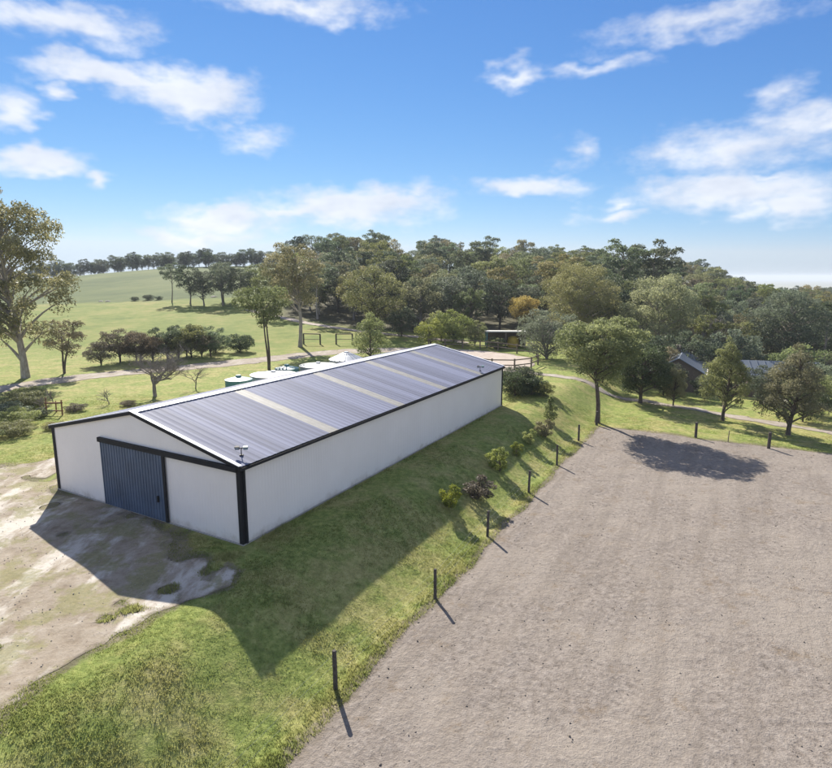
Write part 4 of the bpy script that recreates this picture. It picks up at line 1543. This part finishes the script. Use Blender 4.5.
def tank(kind, x, y, r, h, dome, body, lid, label, ribs=0):
    t = empty(kind, (x, y, gz(x, y)))
    tag(t, label, 'water tank')
    prof = [(r * .98, -.1)]
    k = 9
    for i in range(k):
        z = h * i / k
        prof += [(r * 1.0, z + .02), (r * 1.0, z + h / k * .55), (r * .985, z + h / k * .7), (r * .985, z + h / k * .9)]
    prof.append((r, h))
    MB().lathe(prof, 40).build('wall', M[body], t, smooth=True)
    m = MB()
    m.lathe([(r * 1.03, h - .03), (r * 1.03, h + .02), (r * .6, h + dome * .55), (r * .2, h + dome * .95), (.02, h + dome)], 40)
    rf = m.build('roof', M[lid], t)
    for i in range(ribs):
        a = 2 * math.pi * i / ribs
        MB().bar((r * 1.0 * math.cos(a), r * math.sin(a), h + .05), (r * .2 * math.cos(a), r * .2 * math.sin(a), h + dome * .97 + .02), .12, .06).build('rib', M['zinc'], rf)
    MB().lathe([(.26, h + dome * .9 - .1), (.26, h + dome + .1), (.22, h + dome + .14), (.01, h + dome + .15)], 16, (0, 0)).build('hatch', M[body], rf)
    MB().tube([(r, 0, .15), (r + .25, 0, .15), (r + .25, 0, -.1)], [.04, .04, .04], 6).build('outlet', M['black'], t)
    return t


tank('water_tank', -16.6, 52.8, 1.22, 2.05, .28, 'teal', 'teal_lid', 'small teal water tank behind the shed ridge, nearer one')
tank('water_tank', -13.5, 59.2, 1.22, 2.05, .28, 'teal', 'teal_lid', 'small teal water tank behind the shed ridge, farther one')
tank('storage_tank', -14.1, 55.9, 2.2, 2.0, .22, 'zinc', 'pale', 'broad pale-roofed tank beside the nearer teal tank')
tank('storage_tank', -10.6, 61.5, 2.0, 2.0, .22, 'zinc', 'pale', 'broad pale-roofed tank beside the farther teal tank')
tank('storage_tank', -8.2, 67.0, 2.0, 1.9, .75, 'zinc', 'zinc', 'ribbed conical-roofed zinc tank behind the shed ridge', 20)

# ------------------------------------------------------------------ timber things


def rail_frame(xa, ya, xb, yb, h, label):
    za, zb = gz(xa, ya), gz(xb, yb)
    f = empty('timber_goal', (xa, ya, za))
    tag(f, label, 'timber frame', 'timber rail frames in the paddock')
    dx, dy, dz_ = xb - xa, yb - ya, zb - za
    for t in (0, 1):
        MB().tube([(dx * t, dy * t, dz_ * t - .2), (dx * t, dy * t, dz_ * t + h)], [.13, .12], 8).build('post', M['post'], f)
    MB().bar((-dx * .03, -dy * .03, h + .05), (dx * 1.03, dy * 1.03, dz_ + h + .05), .16, .14).build('rail', M['post'], f)
    MB().bar((0, 0, h * .5), (dx, dy, dz_ + h * .5), .06, .08).build('lower_rail', M['oldwood'], f)


rail_frame(-18.3, 93.0, -15.6, 93.0, 1.65, 'post-and-rail timber frame in the paddock, left one')
rail_frame(-13.0, 93.0, -10.4, 93.4, 1.65, 'post-and-rail timber frame in the paddock, right one')
f = empty('timber_stand', (-31.2, 47.2, gz(-31.2, 47.2)))
tag(f, 'rusty brown timber frame in the rough grass left of the shed', 'timber frame')
for (x, y, h) in ((0, 0, 1.5), (1.5, -.3, 1.35), (.25, .9, 1.0)):
    MB().tube([(x, y, -.2), (x + .02, y, h)], [.06, .05], 7).build('post', M['rust'], f)
MB().bar((-.1, .02, 1.0), (1.6, -.32, 1.1), .09, .12).build('rail', M['rust'], f)
MB().bar((-.1, .02, .35), (1.6, -.32, .42), .07, .09).build('rail', M['rust'], f)


def rail_fence(pts, label):
    x0, y0 = pts[0]
    z0 = gz(x0, y0)
    f = empty('rail_fence', (x0, y0, z0))
    tag(f, label, 'fence')
    loc = [(x - x0, y - y0, gz(x, y) - z0) for x, y in pts]
    for p in loc:
        MB().tube([(p[0], p[1], p[2] - .2), (p[0], p[1], p[2] + 1.45)], [.11, .10], 8).build('post', M['oldwood'], f)
    for a, b in zip(loc[:-1], loc[1:]):
        for h in (.65, 1.3):
            MB().bar((a[0], a[1] - .1, a[2] + h), (b[0], b[1] - .1, b[2] + h), .05, .13).build('rail', M['oldwood'], f)


rail_fence([(2.0, 90.6), (4.6, 90.3), (7.4, 90.4), (10.0, 89.0), (12.6, 87.6), (15.0, 84.6), (17.2, 81.0)], 'weathered timber rail fence behind the sand yard')
rail_fence([(6.9, 71.6), (9.4, 70.2), (12.2, 70.2), (14.6, 71.8), (16.0, 74.4)], 'low timber rail fence in front of the sand yard')

# open shelter
sx, sy = 14.4, 92.6
sh = empty('open_shelter', (sx, sy, gz(sx, sy)), -0.05)
tag(sh, 'small open-fronted shelter with flat pale roof behind the sand yard', 'shelter')
MB().add([(-3.2, -1.9, 2.5), (3.2, -1.9, 2.5), (3.2, 1.9, 2.3), (-3.2, 1.9, 2.3), (-3.2, -1.9, 2.68), (3.2, -1.9, 2.68), (3.2, 1.9, 2.48), (-3.2, 1.9, 2.48)],
         [(0, 3, 2, 1), (4, 5, 6, 7), (0, 1, 5, 4), (1, 2, 6, 5), (2, 3, 7, 6), (3, 0, 4, 7)]).build('roof', M['pale'], sh)
for (x, y) in ((-3, -1.7), (0, -1.7), (3, -1.7), (-3, 1.7), (3, 1.7)):
    MB().box(x - .09, x + .09, y - .09, y + .09, -.2, 2.32 if y > 0 else 2.495).build('post', M['teal'] if x < 0 else M['oldwood'], sh)
MB().box(-2.9, 2.9, 1.62, 1.68, .1, 2.28).build('back_wall', M['brick'], sh)
MB().box(2.93, 2.98, -1.5, 1.5, .1, 2.3).build('side_wall', M['brick'], sh)
cov = MB().lathe([(.9, 0), (.95, .8), (.85, 1.5), (.4, 1.75), (.02, 1.8)], 14).build('covered_bale', M['yellow'], None, (15.7, 92.3, gz(15.7, 92.3)), smooth=True)
tag(cov, 'yellow covered bale standing inside the open shelter', 'bale')
plant('bush', bushA, (B_BROWN, M['leaf_green']), 12.6, 89.8, 'green bush in front of the open shelter', 'bush', sc=.85)


# ------------------------------------------------------------------ the house in the trees
def house(x, y, rz, L, Wd, wh, rise, label, base_drop=0.0):
    z = gz(x, y) - base_drop
    h = empty('house', (x, y, z), rz)
    tag(h, label, 'house')
    b = MB()
    b.box(0, L, 0, Wd, -.8, wh)
    b.add([(0.002, 0.002, wh), (0.002, Wd - .002, wh), (0.002, Wd / 2, wh + rise - .03)], [(0, 2, 1)])
    b.add([(L - .002, 0.002, wh), (L - .002, Wd - .002, wh), (L - .002, Wd / 2, wh + rise - .03)], [(0, 1, 2)])
    b.build('wall', M['brick'], h)
    ov = 0.45
    k = rise / (Wd / 2)
    for s in (-1, 1):
        ye = Wd / 2 + s * (Wd / 2 + ov)
        ze = wh - ov * k
        n_ = int(L / .8)
        rf = MB()
        pts = [(-.3, Wd / 2, wh + rise + .02), (L + .3, Wd / 2, wh + rise + .02), (L + .3, ye, ze + .02), (-.3, ye, ze + .02)]
        pts += [(p[0], p[1], p[2] + .07) for p in pts]
        fs = [(0, 1, 2, 3), (7, 6, 5, 4), (0, 4, 5, 1), (1, 5, 6, 2), (2, 6, 7, 3), (3, 7, 4, 0)]
        if s < 0:
            fs = [f_[::-1] for f_ in fs]
        rf.add(pts, fs)
        for i in range(n_ + 1):
            xx = -.25 + (L + .5) * i / n_
            rf.bar((xx, Wd / 2 + s * .05, wh + rise + .10), (xx, ye - s * .03, ze + .10), .06, .04)
        ro = rf.build('roof', M['house_roof'], h)
        MB().bar((-.3, ye + s * .06, ze + .03), (L + .3, ye + s * .06, ze + .03), .12, .12).build('gutter', M['cream'], ro)
    for i in range(3):
        xa = L * (0.12 + 0.3 * i)
        if i == 1:
            d = MB().box(xa, xa + .9, -.05, .03, 0, 2.0).build('door', M['oldwood'], h)
            MB().box(xa + .75, xa + .82, -.1, -.052, .95, 1.05).build('handle', M['zinc'], d)
        else:
            w = MB().box(xa, xa + 1.3, -.04, .03, .9, 2.0).build('window', M['glass'], h)
            fr = MB()
            fr.box(xa - .08, xa, -.07, .03, .82, 2.08).box(xa + 1.3, xa + 1.38, -.07, .03, .82, 2.08)
            fr.box(xa, xa + 1.3, -.07, .03, 2.0, 2.08).box(xa, xa + 1.3, -.09, .03, .82, .9).box(xa + .63, xa + .67, -.06, .03, .9, 2.0)
            fr.build('frame', M['cream'], w)
    w = MB().box(-.04, .03, Wd * .36, Wd * .64, .9, 2.0).build('window', M['glass'], h)
    fr = MB()
    fr.box(-.07, .03, Wd * .36 - .08, Wd * .36, .82, 2.08).box(-.07, .03, Wd * .64, Wd * .64 + .08, .82, 2.08)
    fr.box(-.07, .03, Wd * .36, Wd * .64, 2.0, 2.08).box(-.09, .03, Wd * .36, Wd * .64, .82, .9)
    fr.build('frame', M['cream'], w)
    MB().box(L * .7, L * .7 + .7, Wd * .55, Wd * .55 + .6, wh + .3, wh + rise + .9).build('chimney', M['brick'], h)
    return h


house(33.9, 67.0, R(62), 9.0, 5.2, 2.6, 1.5, 'brick house with grey metal gable roof, nearer wing among the trees', .05)
house(39.8, 67.6, R(-14), 8.0, 5.4, 2.5, 1.5, 'low dark house with pale blue-grey roof behind the feathery tree', .0)
st = MB().box(0, 2.4, 0, 1.3, -.3, .35).build('garden_slab', M['concrete'], None, (39.0, 62.6, gz(39.0, 62.6)), -.3)
tag(st, 'pale concrete slab on the grass below the house', 'slab')

# ------------------------------------------------------------------ small stuff on the ground


def tufts():
    rs = np.random.default_rng(5)
    n = 430000
    # denser near the camera
    d = 10 + 45 * rs.random(n) ** 1.25
    a = rs.uniform(-0.86, 0.86, n)
    x, y = a * d, d
    u, n_ = to_un(x, y)
    keep = ~((u > -.25) & (u < 31.7) & (n_ < .2) & (n_ > -14.1))
    keep &= arena_in(x, y) < 0.05
    keep &= drive_in(x, y) < rs.random(n) * 0.25
    keep &= line_dist(x, y, TRACK) > 2.4
    keep &= line_dist(x, y, PATH) > 0.9
    keep &= 0.6 * fbm(x, y, 2.2, 71, 3) + 0.4 * fbm(x, y, 0.5, 72, 2) + rs.normal(0, .10, n) > 0.42
    x, y = x[keep], y[keep]
    m = len(x)
    g = fbm(x, y, 3.0, 81, 3)
    edge = np.exp(-(np.abs(to_un(x, y)[1] - 7.7) / .5) ** 2) * .08 + np.exp(-(np.abs(to_un(x, y)[1] - .25) / .25) ** 2) * .12
    hh = (0.018 + 0.035 * np.clip((g - .4) * 4, 0, 1) + edge) * rs.uniform(.6, 1.4, m)
    z = height(x, y)
    B = 3
    V = np.zeros((m, B, 3, 3))
    for b in range(B):
        t = rs.uniform(0, 6.28, m)
        ox, oy = np.cos(t), np.sin(t)
        wd = 0.009 + 0.008 * rs.random(m)
        sp = rs.uniform(.15, .9, m) * hh
        bx, by = x + rs.normal(0, .03, m), y + rs.normal(0, .03, m)
        V[:, b, 0] = np.stack([bx - oy * wd, by + ox * wd, z - .01], 1)
        V[:, b, 1] = np.stack([bx + oy * wd, by - ox * wd, z - .01], 1)
        V[:, b, 2] = np.stack([bx + ox * sp, by + oy * sp, z + hh], 1)
    V = V.reshape(-1, 3)
    return mesh_np('grass', V, np.arange(len(V)).reshape(-1, 3))


o = link('grass', tufts(), M['tuft'])
tag(o, 'short tufted grass on the bank and around the shed', 'grass', kind='stuff')


def clods(name, n, xr, inside, mat, smin, smax, seed, uv):
    rs = np.random.default_rng(seed)
    a = rs.uniform(xr[0], xr[1], n)
    b = rs.uniform(xr[2], xr[3], n)
    x, y = to_xy(a, b) if uv else (a, b)
    k = (inside(x, y) > -0.25) & (y > 9) & (np.abs(x) < 0.85 * y)
    x, y = x[k], y[k]
    z = height(x, y) + 0.035
    m = len(x)
    s = smin + (smax - smin) * rs.random(m) ** 3
    oct_ = np.array([(1, 0, 0), (0, 1, 0), (-1, 0, 0), (0, -1, 0), (0, 0, .7), (0, 0, -.7)], float)
    V = oct_[None] * s[:, None, None] * rs.uniform(.6, 1.3, (m, 6, 3))
    t = rs.uniform(0, 6.28, m)
    c, sn = np.cos(t)[:, None], np.sin(t)[:, None]
    V = np.stack([V[..., 0] * c - V[..., 1] * sn, V[..., 0] * sn + V[..., 1] * c, V[..., 2]], -1)
    V += np.stack([x, y, z], 1)[:, None]
    F = np.array([(0, 1, 4), (1, 2, 4), (2, 3, 4), (3, 0, 4), (1, 0, 5), (2, 1, 5), (3, 2, 5), (0, 3, 5)])
    F = (np.arange(m)[:, None, None] * 6 + F[None]).reshape(-1, 3)
    return link(name, mesh_np(name, V.reshape(-1, 3), F), mat)


tag(clods('clods', 9000, (-18, 36, 7.6, 45), arena_in, M['arena'], .012, .05, 8, True), 'loose clods on the sandy arena', 'clods', kind='stuff')
tag(clods('gravel', 7000, (-32, -6, 8, 37), drive_in, M['stone'], .01, .035, 9, False), 'loose stones on the driveway', 'gravel', kind='stuff')

# ------------------------------------------------------------------ haze
hm = bpy.data.materials.new('haze_air')
hm.use_nodes = True
hn = hm.node_tree.nodes
hn.clear()
pv = hn.new('ShaderNodeVolumePrincipled')
pv.inputs['Color'].default_value = (0.86, 0.93, 1.0, 1)
pv.inputs['Density'].default_value = 0.00022
pv.inputs['Anisotropy'].default_value = 0.0
ho = hn.new('ShaderNodeOutputMaterial')
hm.node_tree.links.new(pv.outputs[0], ho.inputs['Volume'])
hz = MB().box(-12500, 12500, -12500, 12500, -48, 31).build('haze', hm)
tag(hz, 'thin bluish haze over the far plain', 'haze', kind='stuff')
